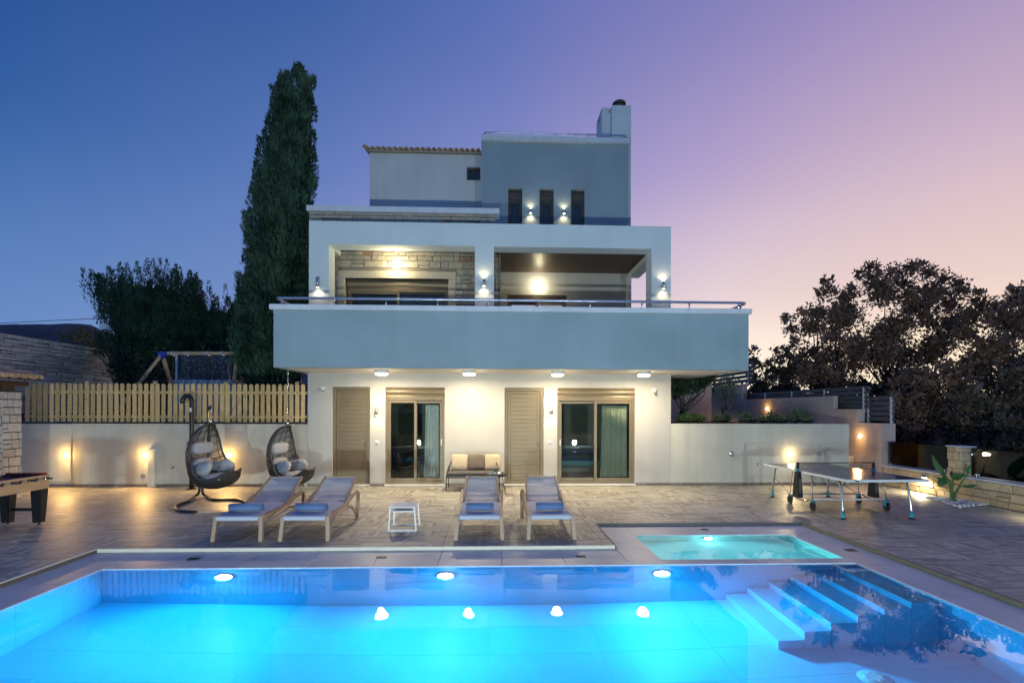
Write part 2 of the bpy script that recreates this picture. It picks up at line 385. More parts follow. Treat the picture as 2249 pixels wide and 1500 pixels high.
M['gold_stone'] = ramp_rand('sandstone_block', [(.42, .32, .19), (.50, .40, .26), (.36, .27, .16), (.52, .42, .28)], var=.2)
M['surround'] = pmat('stone_surround', (.50, .44, .33), .75, var=.12, scale=9, bump=.6, bscale=35)
M['mortar'] = pmat('mortar', (.21, .19, .16), .95, scale=20)
M['mortar_dark'] = pmat('mortar_recess', (.10, .095, .085), .95, scale=20)
M['roof_tile'] = ramp_rand('clay_tile', [(.52, .33, .18), (.60, .42, .26), (.44, .27, .16), (.64, .48, .32)], scale=10, bump=.2)
M['slat'] = pmat('ceiling_slat', (.075, .05, .036), .42, var=.2, scale=6, stretch=(1, 8, 8), rnd_var=.12)
M['teak'] = pmat('dark_beam', (.06, .035, .02), .6, var=.25, scale=8)
M['pine'] = None
M['fence_slat'] = pmat('grey_brown_slat', (.085, .08, .085), .5, var=.15, scale=10, rnd_var=.1)
M['fence_post'] = pmat('aluminium_post', (.55, .57, .60), .4, metal=.3)
M['taupe'] = pmat('taupe_resin', (.36, .245, .165), .5, var=.06, scale=8)
M['sling'] = None
M['towel'] = pmat('blue_towel', (.17, .27, .50), .95, var=.15, scale=40, bump=.8, bscale=260, world=False)
M['white_paint'] = pmat('white_powder_coat', (.78, .80, .80), .35, var=.03)
M['wicker'] = pmat('grey_wicker', (.055, .050, .045), .5, var=.3, scale=30, bump=.3, bscale=200)
M['cushion_grey'] = pmat('grey_cushion', (.38, .38, .40), .9, var=.08, scale=6, bump=.5, bscale=14, world=False)
M['cushion_sofa'] = pmat('charcoal_cushion', (.09, .085, .085), .9, var=.1, scale=10, bump=.2, bscale=120)
M['cream'] = pmat('cream_cushion', (.50, .42, .29), .9, var=.07, scale=10, bump=.4, bscale=18)
M['brown_cushion'] = pmat('brown_cushion', (.15, .125, .10), .9, var=.1, scale=10, bump=.4, bscale=18)
M['tray'] = pmat('navy_tray', (.022, .04, .06), .3, var=.05)
M['tt_top'] = pmat('table_top_blue', (.060, .065, .105), .16, var=.05, scale=2, spec=.6)
M['tt_line'] = pmat('table_line_white', (.75, .75, .73), .4)
M['teal'] = pmat('teal_plastic', (.02, .28, .36), .4)
M['net'] = pmat('net_black', (.02, .02, .02), .8)
M['pebble'] = pmat('white_pebble', (.70, .71, .74), .6, var=.15, scale=12, rnd_var=.15)
M['soil'] = pmat('soil', (.06, .045, .03), .95, var=.3, scale=8, bump=.5, bscale=20)
M['ground'] = pmat('dry_ground', (.07, .06, .04), .95, var=.3, scale=.6)
M['hill'] = pmat('hill_ground', (.055, .060, .075), .95, var=.45, scale=.03, stretch=(1, 1, 3))
M['beech'] = pmat('light_wood', (.50, .31, .16), .4, var=.14, scale=4, stretch=(1, 1, 6))
M['red'] = pmat('red_plastic', (.45, .02, .02), .35)
M['blue_plastic'] = pmat('blue_plastic', (.02, .05, .42), .35)
M['concrete'] = pmat('step_stone', (.34, .31, .27), .7, var=.2, scale=8, bump=.3)
M['bluebox'] = pmat('grey_blue_panel', (.42, .52, .60), .7, var=.07)
M['swing_wood'] = pmat('swing_timber', (.52, .36, .21), .7, var=.2, scale=6)
def woodmat(name, cols, knots=True):
    m, t, b = mat(name); b.inputs['Roughness'].default_value = .65
    oi = ND(t, 'ShaderNodeObjectInfo'); g = ND(t, 'ShaderNodeNewGeometry')
    mp = ND(t, 'ShaderNodeMapping'); t.links.new(g.outputs['Position'], mp.inputs[0]); mp.inputs['Scale'].default_value = (1, 1, .12)
    n = ND(t, 'ShaderNodeTexNoise'); t.links.new(mp.outputs[0], n.inputs[0]); n.inputs['Scale'].default_value = 40; n.inputs['Detail'].default_value = 6; n.inputs['Distortion'].default_value = .6
    r = ND(t, 'ShaderNodeValToRGB'); t.links.new(n.outputs[0], r.inputs[0]); r.color_ramp.elements[0].position = .3; r.color_ramp.elements[1].position = .7
    r.color_ramp.elements[0].color = (*cols[0], 1); r.color_ramp.elements[1].color = (*cols[1], 1)
    vo = ND(t, 'ShaderNodeTexVoronoi'); mp2 = ND(t, 'ShaderNodeMapping'); t.links.new(g.outputs['Position'], mp2.inputs[0]); mp2.inputs['Scale'].default_value = (8, 1, 4.5); t.links.new(mp2.outputs[0], vo.inputs[0]); vo.inputs['Scale'].default_value = 1.0
    kn = ND(t, 'ShaderNodeMapRange'); t.links.new(vo.outputs['Distance'], kn.inputs[0]); kn.inputs[1].default_value = .05; kn.inputs[2].default_value = .16; kn.inputs[3].default_value = .35; kn.inputs[4].default_value = 1
    rv = ND(t, 'ShaderNodeMapRange'); t.links.new(oi.outputs['Random'], rv.inputs[0]); rv.inputs[3].default_value = .82; rv.inputs[4].default_value = 1.15
    mu = ND(t, 'ShaderNodeMath', operation='MULTIPLY'); t.links.new(kn.outputs[0], mu.inputs[0]); t.links.new(rv.outputs[0], mu.inputs[1])
    vm = ND(t, 'ShaderNodeVectorMath', operation='SCALE'); t.links.new(r.outputs[0], vm.inputs[0]); t.links.new(mu.outputs[0], vm.inputs['Scale']); t.links.new(vm.outputs[0], b.inputs['Base Color'])
    return m
M['pine'] = woodmat('pine_picket', [(.52, .34, .13), (.74, .53, .25)])
def slingmat():
    m = bpy.data.materials.new('sling_mesh'); m.use_nodes = True; t = m.node_tree; b = t.nodes['Principled BSDF']; o = t.nodes['Material Output']
    b.inputs['Base Color'].default_value = (.33, .34, .40, 1); b.inputs['Roughness'].default_value = .7
    tr = ND(t, 'ShaderNodeBsdfTransparent'); mx = ND(t, 'ShaderNodeMixShader'); mx.inputs[0].default_value = .78
    g = ND(t, 'ShaderNodeNewGeometry'); n = ND(t, 'ShaderNodeTexNoise'); t.links.new(g.outputs['Position'], n.inputs[0]); n.inputs['Scale'].default_value = 5
    vm = ND(t, 'ShaderNodeVectorMath', operation='SCALE'); vm.inputs[0].default_value = (.05, .05, .06); t.links.new(n.outputs[0], vm.inputs['Scale']); 
    ad = ND(t, 'ShaderNodeVectorMath', operation='ADD'); t.links.new(vm.outputs[0], ad.inputs[0]); ad.inputs[1].default_value = (.42, .43, .47); t.links.new(ad.outputs[0], b.inputs['Base Color'])
    t.links.new(tr.outputs[0], mx.inputs[1]); t.links.new(b.outputs[0], mx.inputs[2]); t.links.new(mx.outputs[0], o.inputs[0]); return m
M['sling'] = slingmat()
def leafmat(name, c0, c1, rough=.6, trans=.15):
    m, t, b = mat(name); b.inputs['Roughness'].default_value = rough; b.inputs['Specular IOR Level'].default_value = .3
    g = ND(t, 'ShaderNodeNewGeometry')
    n = ND(t, 'ShaderNodeTexNoise'); t.links.new(g.outputs['Position'], n.inputs[0]); n.inputs['Scale'].default_value = 1.9; n.inputs['Detail'].default_value = 5
    a = ND(t, 'ShaderNodeMath', operation='MULTIPLY_ADD'); t.links.new(n.outputs[0], a.inputs[0]); a.inputs[1].default_value = 3.4; a.inputs[2].default_value = -1.45
    a2 = ND(t, 'ShaderNodeMath', operation='MULTIPLY_ADD', use_clamp=True); t.links.new(g.outputs['Random Per Island'], a2.inputs[0]); a2.inputs[1].default_value = .5; t.links.new(a.outputs[0], a2.inputs[2])
    mx = ND(t, 'ShaderNodeMix', data_type='RGBA'); t.links.new(a2.outputs[0], mx.inputs[0]); mx.inputs[6].default_value = (*c0, 1); mx.inputs[7].default_value = (*c1, 1)
    t.links.new(mx.outputs[2], b.inputs['Base Color'])
    return m
M['cypress'] = leafmat('cypress_foliage', (.014, .045, .026), (.085, .165, .095))
M['juniper'] = leafmat('juniper_foliage', (.014, .045, .027), (.05, .125, .07))
M['rusty'] = leafmat('oak_foliage', (.11, .070, .046), (.34, .19, .125))
M['oakgreen'] = leafmat('oak_green_foliage', (.06, .056, .036), (.20, .14, .09))
M['shrub'] = leafmat('shrub_foliage', (.05, .10, .03), (.14, .20, .07))
M['olive'] = leafmat('olive_foliage', (.07, .10, .06), (.15, .18, .11))
M['yellowleaf'] = leafmat('autumn_foliage', (.07, .08, .025), (.22, .16, .04))
M['darkleaf'] = leafmat('dark_foliage', (.02, .04, .018), (.05, .08, .035))
M['strelitzia'] = leafmat('strelitzia_leaf', (.03, .13, .03), (.06, .20, .05), .3)
M['stem'] = pmat('plant_stem', (.08, .16, .05), .45, var=.2)
M['bark'] = pmat('bark', (.085, .065, .05), .9, var=.35, scale=14, bump=.8, bscale=30)
M['lamp_white'] = emat('opal_diffuser', (1, .93, .76), 9)
M['lamp_globe'] = emat('globe_diffuser', (1, .90, .66), 14)
M['lamp_hot'] = emat('bulb_glow', (1, .88, .58), 14)
M['lamp_amber'] = emat('amber_glow', (1, .66, .22), 38)
M['pool_lens'] = emat('pool_lens', (.75, .95, 1), 14)
M['kid_lens'] = emat('small_pool_lens', (.9, 1, .97), 9)
# ================================================================== ground, pool, deck
PX0, PX1, PY0, PY1, PZ = -5.0, 4.9, 1.4, 6.65, -1.39      # main basin
KX0, KX1, KY0, KY1, KZ = 2.31, 4.9, 6.87, 8.21, -.38      # small basin
CZ = -.05                                                  # top of the coping
WZ = -.064                                                 # water
OX0, OX1, OY1, OYK, OXS = -5.65, 5.52, 7.42, 8.87, 1.8      # outer edges of the coping
SY = 5.38                                                  # front of the steps
TREADS = [(4.59, PX1, -.18), (4.285, 4.59, -.385), (3.985, 4.285, -.57), (3.685, 3.985, -.775), (3.39, 3.685, -.98), (3.10, 3.39, -1.185)]

def visible_size(p):
    d = p - Vector((0, 0, CAM_H)); d = Matrix.Rotation(YAW, 3, 'Z') @ d
    if d.y < .5: return 0
    u = CU + FPX * d.x / d.y; v = CV - FPX * d.z / d.y
    if not (-120 < u < 2370 and -60 < v < 1560): return 0
    return 1 / d.y
def pieces(items, name, m, parent, limit=300, kinds=None):
    """items: (centre, sx, sy, sz, rot matrix or None, kind). The largest in the picture become objects, the rest one part"""
    items = sorted(items, key=lambda q: -visible_size(q[0]) * (q[1] + q[3]) )
    off = wl(parent)
    for c, sx, sy, sz, R, k in items[:limit]:
        o = bpy.data.objects.new(name, kinds[k]); link(o, parent)
        o.matrix_local = Matrix.Translation(c - off) @ (R or Matrix()) @ Matrix.Diagonal((sx, sy, sz, 1))
    rest = items[limit:]
    if rest:
        mb = MB()
        for c, sx, sy, sz, R, k in rest:
            T = Matrix.Translation(c) @ (R or Matrix()) @ Matrix.Diagonal((sx, sy, sz, 1))
            me = kinds[k]; mb.add([T @ q.co for q in me.vertices], [tuple(p.vertices) for p in me.polygons])
        o = mb.build(name, m, parent, recalc=False); o['kind'] = 'stuff'
def unit_block(name, m, cx=.04, cy=.04, cz=.04, jit=0.0, seed=0):
    r = random.Random(seed); mb = MB()
    bm = bmesh.new(); bmesh.ops.create_cube(bm, size=1)
    vs = []
    for q in bm.verts: pass
    bm.free()
    # chamfered on the front (-Y) side only: 8 front + 4 back corners
    f = [(-.5 + cx, -.5, -.5 + cz), (.5 - cx, -.5, -.5 + cz), (.5 - cx, -.5, .5 - cz), (-.5 + cx, -.5, .5 - cz)]
    s_ = [(-.5, -.5 + cy, -.5), (.5, -.5 + cy, -.5), (.5, -.5 + cy, .5), (-.5, -.5 + cy, .5)]
    bk = [(-.5, .5, -.5), (.5, .5, -.5), (.5, .5, .5), (-.5, .5, .5)]
    J = lambda p: (p[0] + r.uniform(-jit, jit), p[1] + r.uniform(-jit, jit) * .6, p[2] + r.uniform(-jit, jit) * 1.3)
    vs = [J(p) for p in f] + [J(p) for p in s_] + bk
    fs = [(0, 1, 2, 3)] + [(4 + i, 4 + (i + 1) % 4, (i + 1) % 4, i) for i in range(4)] + [(8 + i, 8 + (i + 1) % 4, 4 + (i + 1) % 4, 4 + i) for i in range(4)]
    return mb.add(vs, fs).mesh(name, m)
def flat_tile(name, m, ch=.012):
    """unit tile, top face chamfered, x/y 1, z 1, top at z=0"""
    f = [(-.5 + ch, -.5 + ch, 0), (.5 - ch, -.5 + ch, 0), (.5 - ch, .5 - ch, 0), (-.5 + ch, .5 - ch, 0)]
    s_ = [(-.5, -.5, -.12), (.5, -.5, -.12), (.5, .5, -.12), (-.5, .5, -.12)]
    bk = [(-.5, -.5, -1), (.5, -.5, -1), (.5, .5, -1), (-.5, .5, -1)]
    return MB().add(f + s_ + bk, [(0, 1, 2, 3)] + [(4 + i, 4 + (i + 1) % 4, (i + 1) % 4, i) for i in range(4)] + [(8 + i, 8 + (i + 1) % 4, 4 + (i + 1) % 4, 4 + i) for i in range(4)]).mesh(name, m)

def ring(mb, X0, X1, Y0, Y1, holes, z0, z1):
    """rectangle with rectangular holes as boxes"""
    xs = sorted({X0, X1, *[h[0] for h in holes], *[h[1] for h in holes]}); ys = sorted({Y0, Y1, *[h[2] for h in holes], *[h[3] for h in holes]})
    xs = [x for x in xs if X0 <= x <= X1]; ys = [y for y in ys if Y0 <= y <= Y1]
    for j in range(len(ys) - 1):
        run = None
        for i in range(len(xs) - 1):
            cx, cy = (xs[i] + xs[i + 1]) / 2, (ys[j] + ys[j + 1]) / 2
            solid = not any(h[0] < cx < h[1] and h[2] < cy < h[3] for h in holes)
            if solid: run = [xs[i], xs[i + 1]] if run is None else [run[0], xs[i + 1]]
            if (not solid or i == len(xs) - 2) and run: mb.box(run[0], run[1], ys[j], ys[j + 1], z0, z1); run = None
    return mb
# surrounding ground
g = MB(); ring(g, -900, 900, -300, 1500, [(-16, 13, -2, 16)], -1.2, -.35)
struct(g, 'ground', M['ground'])
# deck bed (grout) with the pool cut out, tiles on top
dk = MB(); ring(dk, -15.99, 12.99, -1.99, 15.99, [(OX0 + .02, OX1 - .02, PY0 - .6, OY1 - .02), (OXS + .02, OX1 - .02, OY1 - .03, OYK - .02)], -.34, -.006)
deck = struct(dk, 'deck', M['grout'])
T = .60
tiles = []
regs = [(-15.9, OX0, -1.9, 13.3), (OX0, OXS, OY1, 13.3), (OXS, OX1, OYK, 13.3), (OX1, 10.45, -1.9, 13.3), (OX0, OX1, -1.9, PY0 - .6), (9.62, 10.45, 13.3, 13.9)]
x = -15.9
gap = .004
for (a0, a1, b0, b1) in regs:
    i0, i1 = math.floor((a0 + .15) / T), math.ceil((a1 + .15) / T); j0, j1 = math.floor(b0 / T), math.ceil(b1 / T)
    for i in range(i0, i1 + 1):
        for j in range(j0, j1 + 1):
            x0, x1 = max(i * T - .15, a0), min((i + 1) * T - .15, a1); y0, y1 = max(j * T, b0), min((j + 1) * T, b1)
            if x1 - x0 < .03 or y1 - y0 < .03: continue
            tiles.append((Vector(((x0 + x1) / 2, (y0 + y1) / 2, 0)), x1 - x0 - gap, y1 - y0 - gap, .02, None, 0))
pieces(tiles, 'tile', M['deck'], deck, 300, [flat_tile('tile', M['deck'], .006)])

# coping: grey slabs
cb = MB(); ring(cb, OX0 + .02, OX1 - .02, PY0 - .58, OY1 - .02, [(PX0 - .034, PX1 + .034, PY0 - .034, PY1 + .034), (KX0 - .034, KX1 + .034, KY0 - .034, KY1 + 1)], -.34, CZ - .01)
ring(cb, OXS + .02, OX1 - .02, OY1 - .019, OYK - .02, [(KX0 - .034, KX1 + .034, KY0 - .034, KY1 + .034)], -.34, CZ - .01)
coping = struct(cb, 'coping', M['mortar'])
slabs = []
def slabrow(x0, x1, y0, y1, along, L):
    a0, a1 = (x0, x1) if along == 'x' else (y0, y1); n = max(1, round((a1 - a0) / L)); st = (a1 - a0) / n
    for k in range(n):
        p0, p1 = a0 + k * st, a0 + (k + 1) * st
        if along == 'x': slabs.append((Vector(((p0 + p1) / 2, (y0 + y1) / 2, CZ)), p1 - p0 - .004, y1 - y0 - .004, .03, None, 0))
        else: slabs.append((Vector(((x0 + x1) / 2, (p0 + p1) / 2, CZ)), x1 - x0 - .004, p1 - p0 - .004, .03, None, 0))
slabrow(OX0 + .02, PX0 - .001, PY0 - .58, OY1 - .02, 'y', 1.2)
slabrow(PX0 - .001, OXS + .02, PY1 + .001, OY1 - .02, 'x', .9)
slabrow(OXS + .02, KX0 - .001, PY1 + .001, OYK - .02, 'y', 1.2)
slabrow(KX0 - .001, KX1 + .001, PY1 + .001, KY0 - .001, 'x', 1.3)
slabrow(KX0 - .001, KX1 + .001, KY1 + .001, OYK - .02, 'x', .9)
slabrow(KX1 + .001, OX1 - .02, PY0 - .58, OYK - .02, 'y', 1.2)
slabrow(PX0 - .001, PX1 + .001, PY0 - .58, PY0 - .001, 'x', .9)
pieces(slabs, 'slab', M['coping'], coping, 300, [flat_tile('slab', M['coping'], .004)])
# beige deck edge trim, green profile on the right
tr = MB()
tr.cbox(OX0 - .03, OX0 + .012, PY0, OY1 + .02, -.048, .006, .004); tr.cbox(OX0 + .0125, OXS, OY1 - .022, OY1 + .02, -.048, .006, .004)
struct(tr, 'deck_edge_trim', M['trim'])
tr = MB(); tr.cbox(OXS - .012, OXS + .025, OY1 + .0205, OYK + .012, -.048, .003, .003); tr.cbox(OXS + .0255, OX1 + .035, OYK - .025, OYK + .012, -.048, .003, .003)
struct(tr, 'deck_edge_steel', M['fence_slat'])
tr = MB(); tr.cbox(OX1 - .024, OX1 + .035, PY0, OYK - .026, -.048, .006, .004)
struct(tr, 'deck_edge_profile', M['green_trim'])

# basin shells with tiles
def basin(x0, x1, y0, y1, z, name, m, mg, tw, th, hole_name='tile'):
    mb = MB(); t = .16; top = CZ - .012
    mb.box(x0 - t, x1 + t, y0 - t, y1 + t, z - .2, z - .008)
    tk = .03
    mb.box(x0 - tk, x0 - .007, y0 - tk, y1 + tk, z - .008, top); mb.box(x1 + .007, x1 + tk, y0 - tk, y1 + tk, z - .008, top)
    mb.box(x0 - .007, x1 + .007, y0 - tk, y0 - .007, z - .008, top); mb.box(x0 - .007, x1 + .007, y1 + .007, y1 + tk, z - .008, top)
    b = struct(mb, name, mg)
    ut = flat_tile('tile', m, .0015); it = []
    nx, ny = max(1, round((x1 - x0) / tw)), max(1, round((y1 - y0) / th)); sx, sy = (x1 - x0) / nx, (y1 - y0) / ny
    gp = .0018
    for i in range(nx):
        for j in range(ny): it.append((Vector((x0 + (i + .5) * sx, y0 + (j + .5) * sy, z)), sx - gp, sy - gp, .008, None, 0))
    H = top - z; nz = max(1, round(H / .66)); sz = H / nz
    for k in range(nz):
        zc = z + (k + .5) * sz
        for i in range(nx):
            for yy, a in ((y1, PI / 2), (y0, -PI / 2)): it.append((Vector((x0 + (i + .5) * sx, yy, zc)), sx - gp, sz - gp, .007, Matrix.Rotation(a, 4, 'X'), 0))
        for j in range(ny):
            for xx, a in ((x0, PI / 2), (x1, -PI / 2)): it.append((Vector((xx, y0 + (j + .5) * sy, zc)), sz - gp, sy - gp, .007, Matrix.Rotation(a, 4, 'Y'), 0))
    pieces(it, 'tile', m, b, 300, [ut]); return b
pool = basin(PX0, PX1, PY0, PY1, PZ, 'pool_basin', M['pool'], M['pool_grout'], 1.2, .6)
kid = basin(KX0, KX1, KY0, KY1, KZ, 'small_pool_basin', M['kid'], M['pool_grout'], 1.3, .67)
# steps down into the main basin
for k, (a, b, z) in enumerate(TREADS):
    mb = MB(); mb.cbox(a, b - .003, SY, PY1 - .01, PZ + .001, z, .004)
    o = mb.build('step', M['pool'], pool)
# fittings on the pool floor
def disc(u, v, Z, r):
    pass
def drain(x, y, name, label):
    mb = MB().lathe(x, y, PZ, [(0, .035), (.05, .034), (.10, .03), (.105, .018), (.13, .016), (.145, .0), ], 24)
    for k in range(8):
        a = k * PI / 4; mb.box(-.012, .012, .055, .085, .032, .038, Matrix.Translation((x, y, PZ)) @ Matrix.Rotation(a, 4, 'Z'))
    alone(mb, name, M['pool_white'], label, 'pool inlet', (x, y, PZ), 'round inlets on the pool floor')
drain(-3.95, 4.72, 'floor_inlet', 'round white inlet on the pool floor beside the square grating')
drain(-1.17, 4.72, 'floor_inlet', 'round white inlet on the pool floor left of the middle of the pool')
drain(1.62, 4.74, 'floor_inlet', 'round white inlet on the open pool floor left of the steps')
drain(3.72, 4.80, 'floor_inlet', 'round white inlet in the shade in front of the pool steps')
gt = thing('pool_grating', 'square slotted grating on the pool floor at bottom left', 'grating', (-4.55, 4.78, PZ))
MB().cbox(-4.78, -4.32, 4.58, 4.98, PZ, PZ + .012, .004).build('frame', M['pool'], gt)
for k in range(7): MB().box(-4.76 + k * .064, -4.72 + k * .064, 4.6, 4.96, PZ + .0125, PZ + .024).build('bar', M['pool_grout'], gt)

# water
m, t, b = mat('water'); b.inputs['Base Color'].default_value = (.90, .985, 1, 1); b.inputs['Roughness'].default_value = 0; b.inputs['IOR'].default_value = 1.333; b.inputs['Transmission Weight'].default_value = 1
g_ = ND(t, 'ShaderNodeNewGeometry'); n = ND(t, 'ShaderNodeTexNoise'); t.links.new(g_.outputs['Position'], n.inputs[0]); n.inputs['Scale'].default_value = 1.6; n.inputs['Detail'].default_value = 2
bp = ND(t, 'ShaderNodeBump'); bp.inputs['Strength'].default_value = .10; bp.inputs['Distance'].default_value = .02; t.links.new(n.outputs[0], bp.inputs['Height']); t.links.new(bp.outputs[0], b.inputs['Normal'])
M['water'] = m
def sheet(x0, x1, y0, y1, z): return MB().add([(x0, y0, z), (x1, y0, z), (x1, y1, z), (x0, y1, z)], [(0, 1, 2, 3)])
o = sheet(PX0 + .001, PX1 - .001, PY0 + .001, PY1 - .001, WZ).build('water', M['water'], None, recalc=False); o['kind'] = 'structure'
o = sheet(KX0 + .001, KX1 - .001, KY0 + .001, KY1 - .001, WZ).build('water', M['water'], None, recalc=False); o['kind'] = 'structure'

# underwater lamps
def lamp_obj(kind, name, parent, loc, energy, color, **k):
    l = bpy.data.lights.new(name, kind); l.energy = energy; l.color = color
    rot = k.pop('rot', None)
    for a, q in k.items(): setattr(l, a, q)
    o = bpy.data.objects.new(name, l); link(o, parent); o.location = Vector(loc) - wl(parent)
    if rot: o.rotation_euler = rot
    return o
def pool_lamp(x, y, z, r, e, col, label, lens, group=None):
    t = thing('pool_lamp', label, 'pool light', (x, y, z), group)
    MB().ycyl(x, z, y - .03, y - .002, r * 1.18, 24).build('ring', M['pool_white'], t)
    MB().lathe(0, 0, 0, [(0, .0), (r * .6, -.004), (r, -.016)], 24)
    mb = MB(); mb.ycyl(x, z, y - .045, y - .031, r, 24, r1=r); mb.build('lens', M[lens], t)
    lamp_obj('AREA', 'bulb', t, (x, y - .07, z), e, col, shape='DISK', size=r * 2, rot=(-PI / 2 + .25, 0, 0))
    lamp_obj('POINT', 'glow', t, (x, y - .06, z), e * .12, col, shadow_soft_size=r * .9)
    return t
BLUE = (.006, .50, 1.0)
for x, lab in ((-3.45, 'round underwater light in the back wall of the main pool, leftmost'), (-.62, 'round underwater light in the back wall of the main pool, in the middle'), (2.23, 'round underwater light in the back wall of the main pool, nearest the steps')):
    pool_lamp(x, PY1, -.36, .10, 92, BLUE, lab, 'pool_lens', 'underwater lights of the main pool')
pool_lamp(3.52, KY1, -.19, .06, 60, (.16, .82, .88), 'small round underwater light in the back wall of the small pool', 'kid_lens')
# lamps in the near wall of the basin, below the camera
# cover plates let into the coping
def plate(u, v, wx, wy, label, m='gasket'):
    p = G(u, v, CZ); t = MB()
    t.box(p.x - wx / 2, p.x + wx / 2, p.y - wy / 2, p.y + wy / 2, CZ - .004, CZ + .004)
    n = 5
    for k in range(n): t.box(p.x - wx / 2 + .01, p.x + wx / 2 - .01, p.y - wy / 2 + (k + .25) * wy / n, p.y - wy / 2 + (k + .6) * wy / n, CZ + .0045, CZ + .008)
    alone(t, 'cover_plate', M[m], label, 'drain cover', (p.x, p.y, CZ), 'small drain covers in the coping')
plate(425, 1227, .15, .11, 'dark drain cover in the grey coping left of the pool lights', 'black_metal')
plate(838, 1224, .15, .09, 'small drain cover in the coping in front of the white side table', 'bronze_dark')
plate(1276, 1222, .14, .09, 'small drain cover in the coping in front of the rightmost lounger', 'bronze_dark')
plate(1548, 1163, .13, .08, 'small drain cover behind the small pool', 'bronze_dark')
plate(1868, 1208, .15, .11, 'small drain cover in the coping right of the small pool', 'bronze_dark')
# ================================================================== the villa
YF = 13.3
villa = thing('villa', 'white and blue-grey three-storey villa with deep balcony and covered terrace', 'house', (0, YF, 0))
def wall_grid(mb, xs, zs, void, y0, y1):
    """wall in the XZ plane between y0 and y1 with rectangular openings (void = list of (x0,x1,z0,z1))"""
    xs = sorted(set([*xs] + [v for h in void for v in h[:2]])); zs = sorted(set([*zs] + [v for h in void for v in h[2:]]))
    sol = [[not any(h[0] < (xs[i] + xs[i + 1]) / 2 < h[1] and h[2] < (zs[j] + zs[j + 1]) / 2 < h[3] for h in void) for j in range(len(zs) - 1)] for i in range(len(xs) - 1)]
    S_ = lambda i, j: 0 <= i < len(xs) - 1 and 0 <= j < len(zs) - 1 and sol[i][j]
    for i in range(len(xs) - 1):
        for j in range(len(zs) - 1):
            if not sol[i][j]: continue
            a, b, c_, d = xs[i], xs[i + 1], zs[j], zs[j + 1]
            mb.add([(a, y0, c_), (b, y0, c_), (b, y0, d), (a, y0, d)], [(0, 1, 2, 3)]); mb.add([(a, y1, c_), (a, y1, d), (b, y1, d), (b, y1, c_)], [(0, 1, 2, 3)])
            if not S_(i - 1, j): mb.add([(a, y0, c_), (a, y0, d), (a, y1, d), (a, y1, c_)], [(0, 1, 2, 3)])
            if not S_(i + 1, j): mb.add([(b, y0, c_), (b, y1, c_), (b, y1, d), (b, y0, d)], [(0, 1, 2, 3)])
            if not S_(i, j - 1): mb.add([(a, y0, c_), (a, y1, c_), (b, y1, c_), (b, y0, c_)], [(0, 1, 2, 3)])
            if not S_(i, j + 1): mb.add([(a, y0, d), (b, y0, d), (b, y1, d), (a, y1, d)], [(0, 1, 2, 3)])
    return mb
HX0, HX1 = -4.82, 4.72
ZS = 2.945
DOORS = [(-4.19, -3.22), (.29, 1.32)]; SLID = [(-2.82, -1.28), (1.68, 3.75)]
void = [(a, b, .05, 2.585) for a, b in DOORS + SLID]
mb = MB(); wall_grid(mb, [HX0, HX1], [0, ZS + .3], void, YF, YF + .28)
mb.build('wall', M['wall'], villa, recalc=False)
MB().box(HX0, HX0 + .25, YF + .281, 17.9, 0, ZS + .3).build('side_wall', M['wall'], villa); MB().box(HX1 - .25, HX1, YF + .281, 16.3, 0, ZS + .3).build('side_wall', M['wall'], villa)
# rooms behind the glass
for a, b in SLID:
    mb = MB(); y0, y1 = YF + .285, YF + 3.4
    mb.box(a - .5, b + .5, y0, y1, .0, .04); mb.box(a - .5, b + .5, y0, y1, 2.75, 2.8); mb.box(a - .5, b + .5, y1, y1 + .05, 0, 2.8); mb.box(a - .55, a - .5, y0, y1, 0, 2.8); mb.box(b + .5, b + .55, y0, y1, 0, 2.8)
    mb.build('room', M['room'], villa)
# skirting pieces along the foot
sk = [(HX0, DOORS[0][0]), (DOORS[0][1], SLID[0][0]), (SLID[0][1], DOORS[1][0]), (DOORS[1][1], SLID[1][0]), (SLID[1][1], HX1)]
mb = MB()
for a, b in sk:
    n = max(1, round((b - a) / .3))
    for k in range(n): mb.cbox(a + (b - a) * k / n + .002, a + (b - a) * (k + 1) / n - .002, YF - .012, YF - .001, .002, .075, .002)
mb.build('skirting', M['skirting'], villa)

def shutter_door(a, b):
    z0, z1 = .05, 2.585; y = YF + .05
    fr = MB(); w_ = .085
    fr.cbox(a, a + w_, y, y + .07, z0, z1, .006); fr.cbox(b - w_, b, y, y + .07, z0, z1, .006); fr.cbox(a + w_ + .0005, b - w_ - .0005, y, y + .07, z1 - w_, z1, .006); fr.cbox(a + w_ + .0005, b - w_ - .0005, y, y + .07, z0, z0 + w_, .006)
    d = fr.build('door', M['bronze'], villa)
    lf = MB(); q = .075; i0, i1, j0, j1 = a + w_ + .004, b - w_ - .004, z0 + w_ + .004, z1 - w_ - .004; yy = y + .018
    lf.cbox(i0, i0 + q, yy, yy + .045, j0, j1, .006); lf.cbox(i1 - q, i1, yy, yy + .045, j0, j1, .006); lf.cbox(i0 + q, i1 - q, yy, yy + .045, j1 - q, j1, .006); lf.cbox(i0 + q, i1 - q, yy, yy + .045, j0, j0 + q, .006)
    lf.build('leaf', M['bronze'], d)
    n = 20; h = (j1 - j0 - 2 * q) / n
    me = MB().cbox(i0 + q, i1 - q, yy + .012, yy + .034, 0, h - .0025, .0022).mesh('slat', M['bronze'], Vector((0, YF, 0)))
    for k in range(n):
        o = bpy.data.objects.new('slat', me); link(o, d); o.location = (0, 0, j0 + q + k * h)
    MB().cbox(a - .01, b + .01, YF - .03, YF + .279, .012, .048, .006).build('sill', M['sill'], villa)
    lk = MB(); lk.cbox(i1 - q * .75, i1 - q * .4, yy - .012, yy, 1.02, 1.15, .004); lk.build('handle', M['bronze_dark'], d)
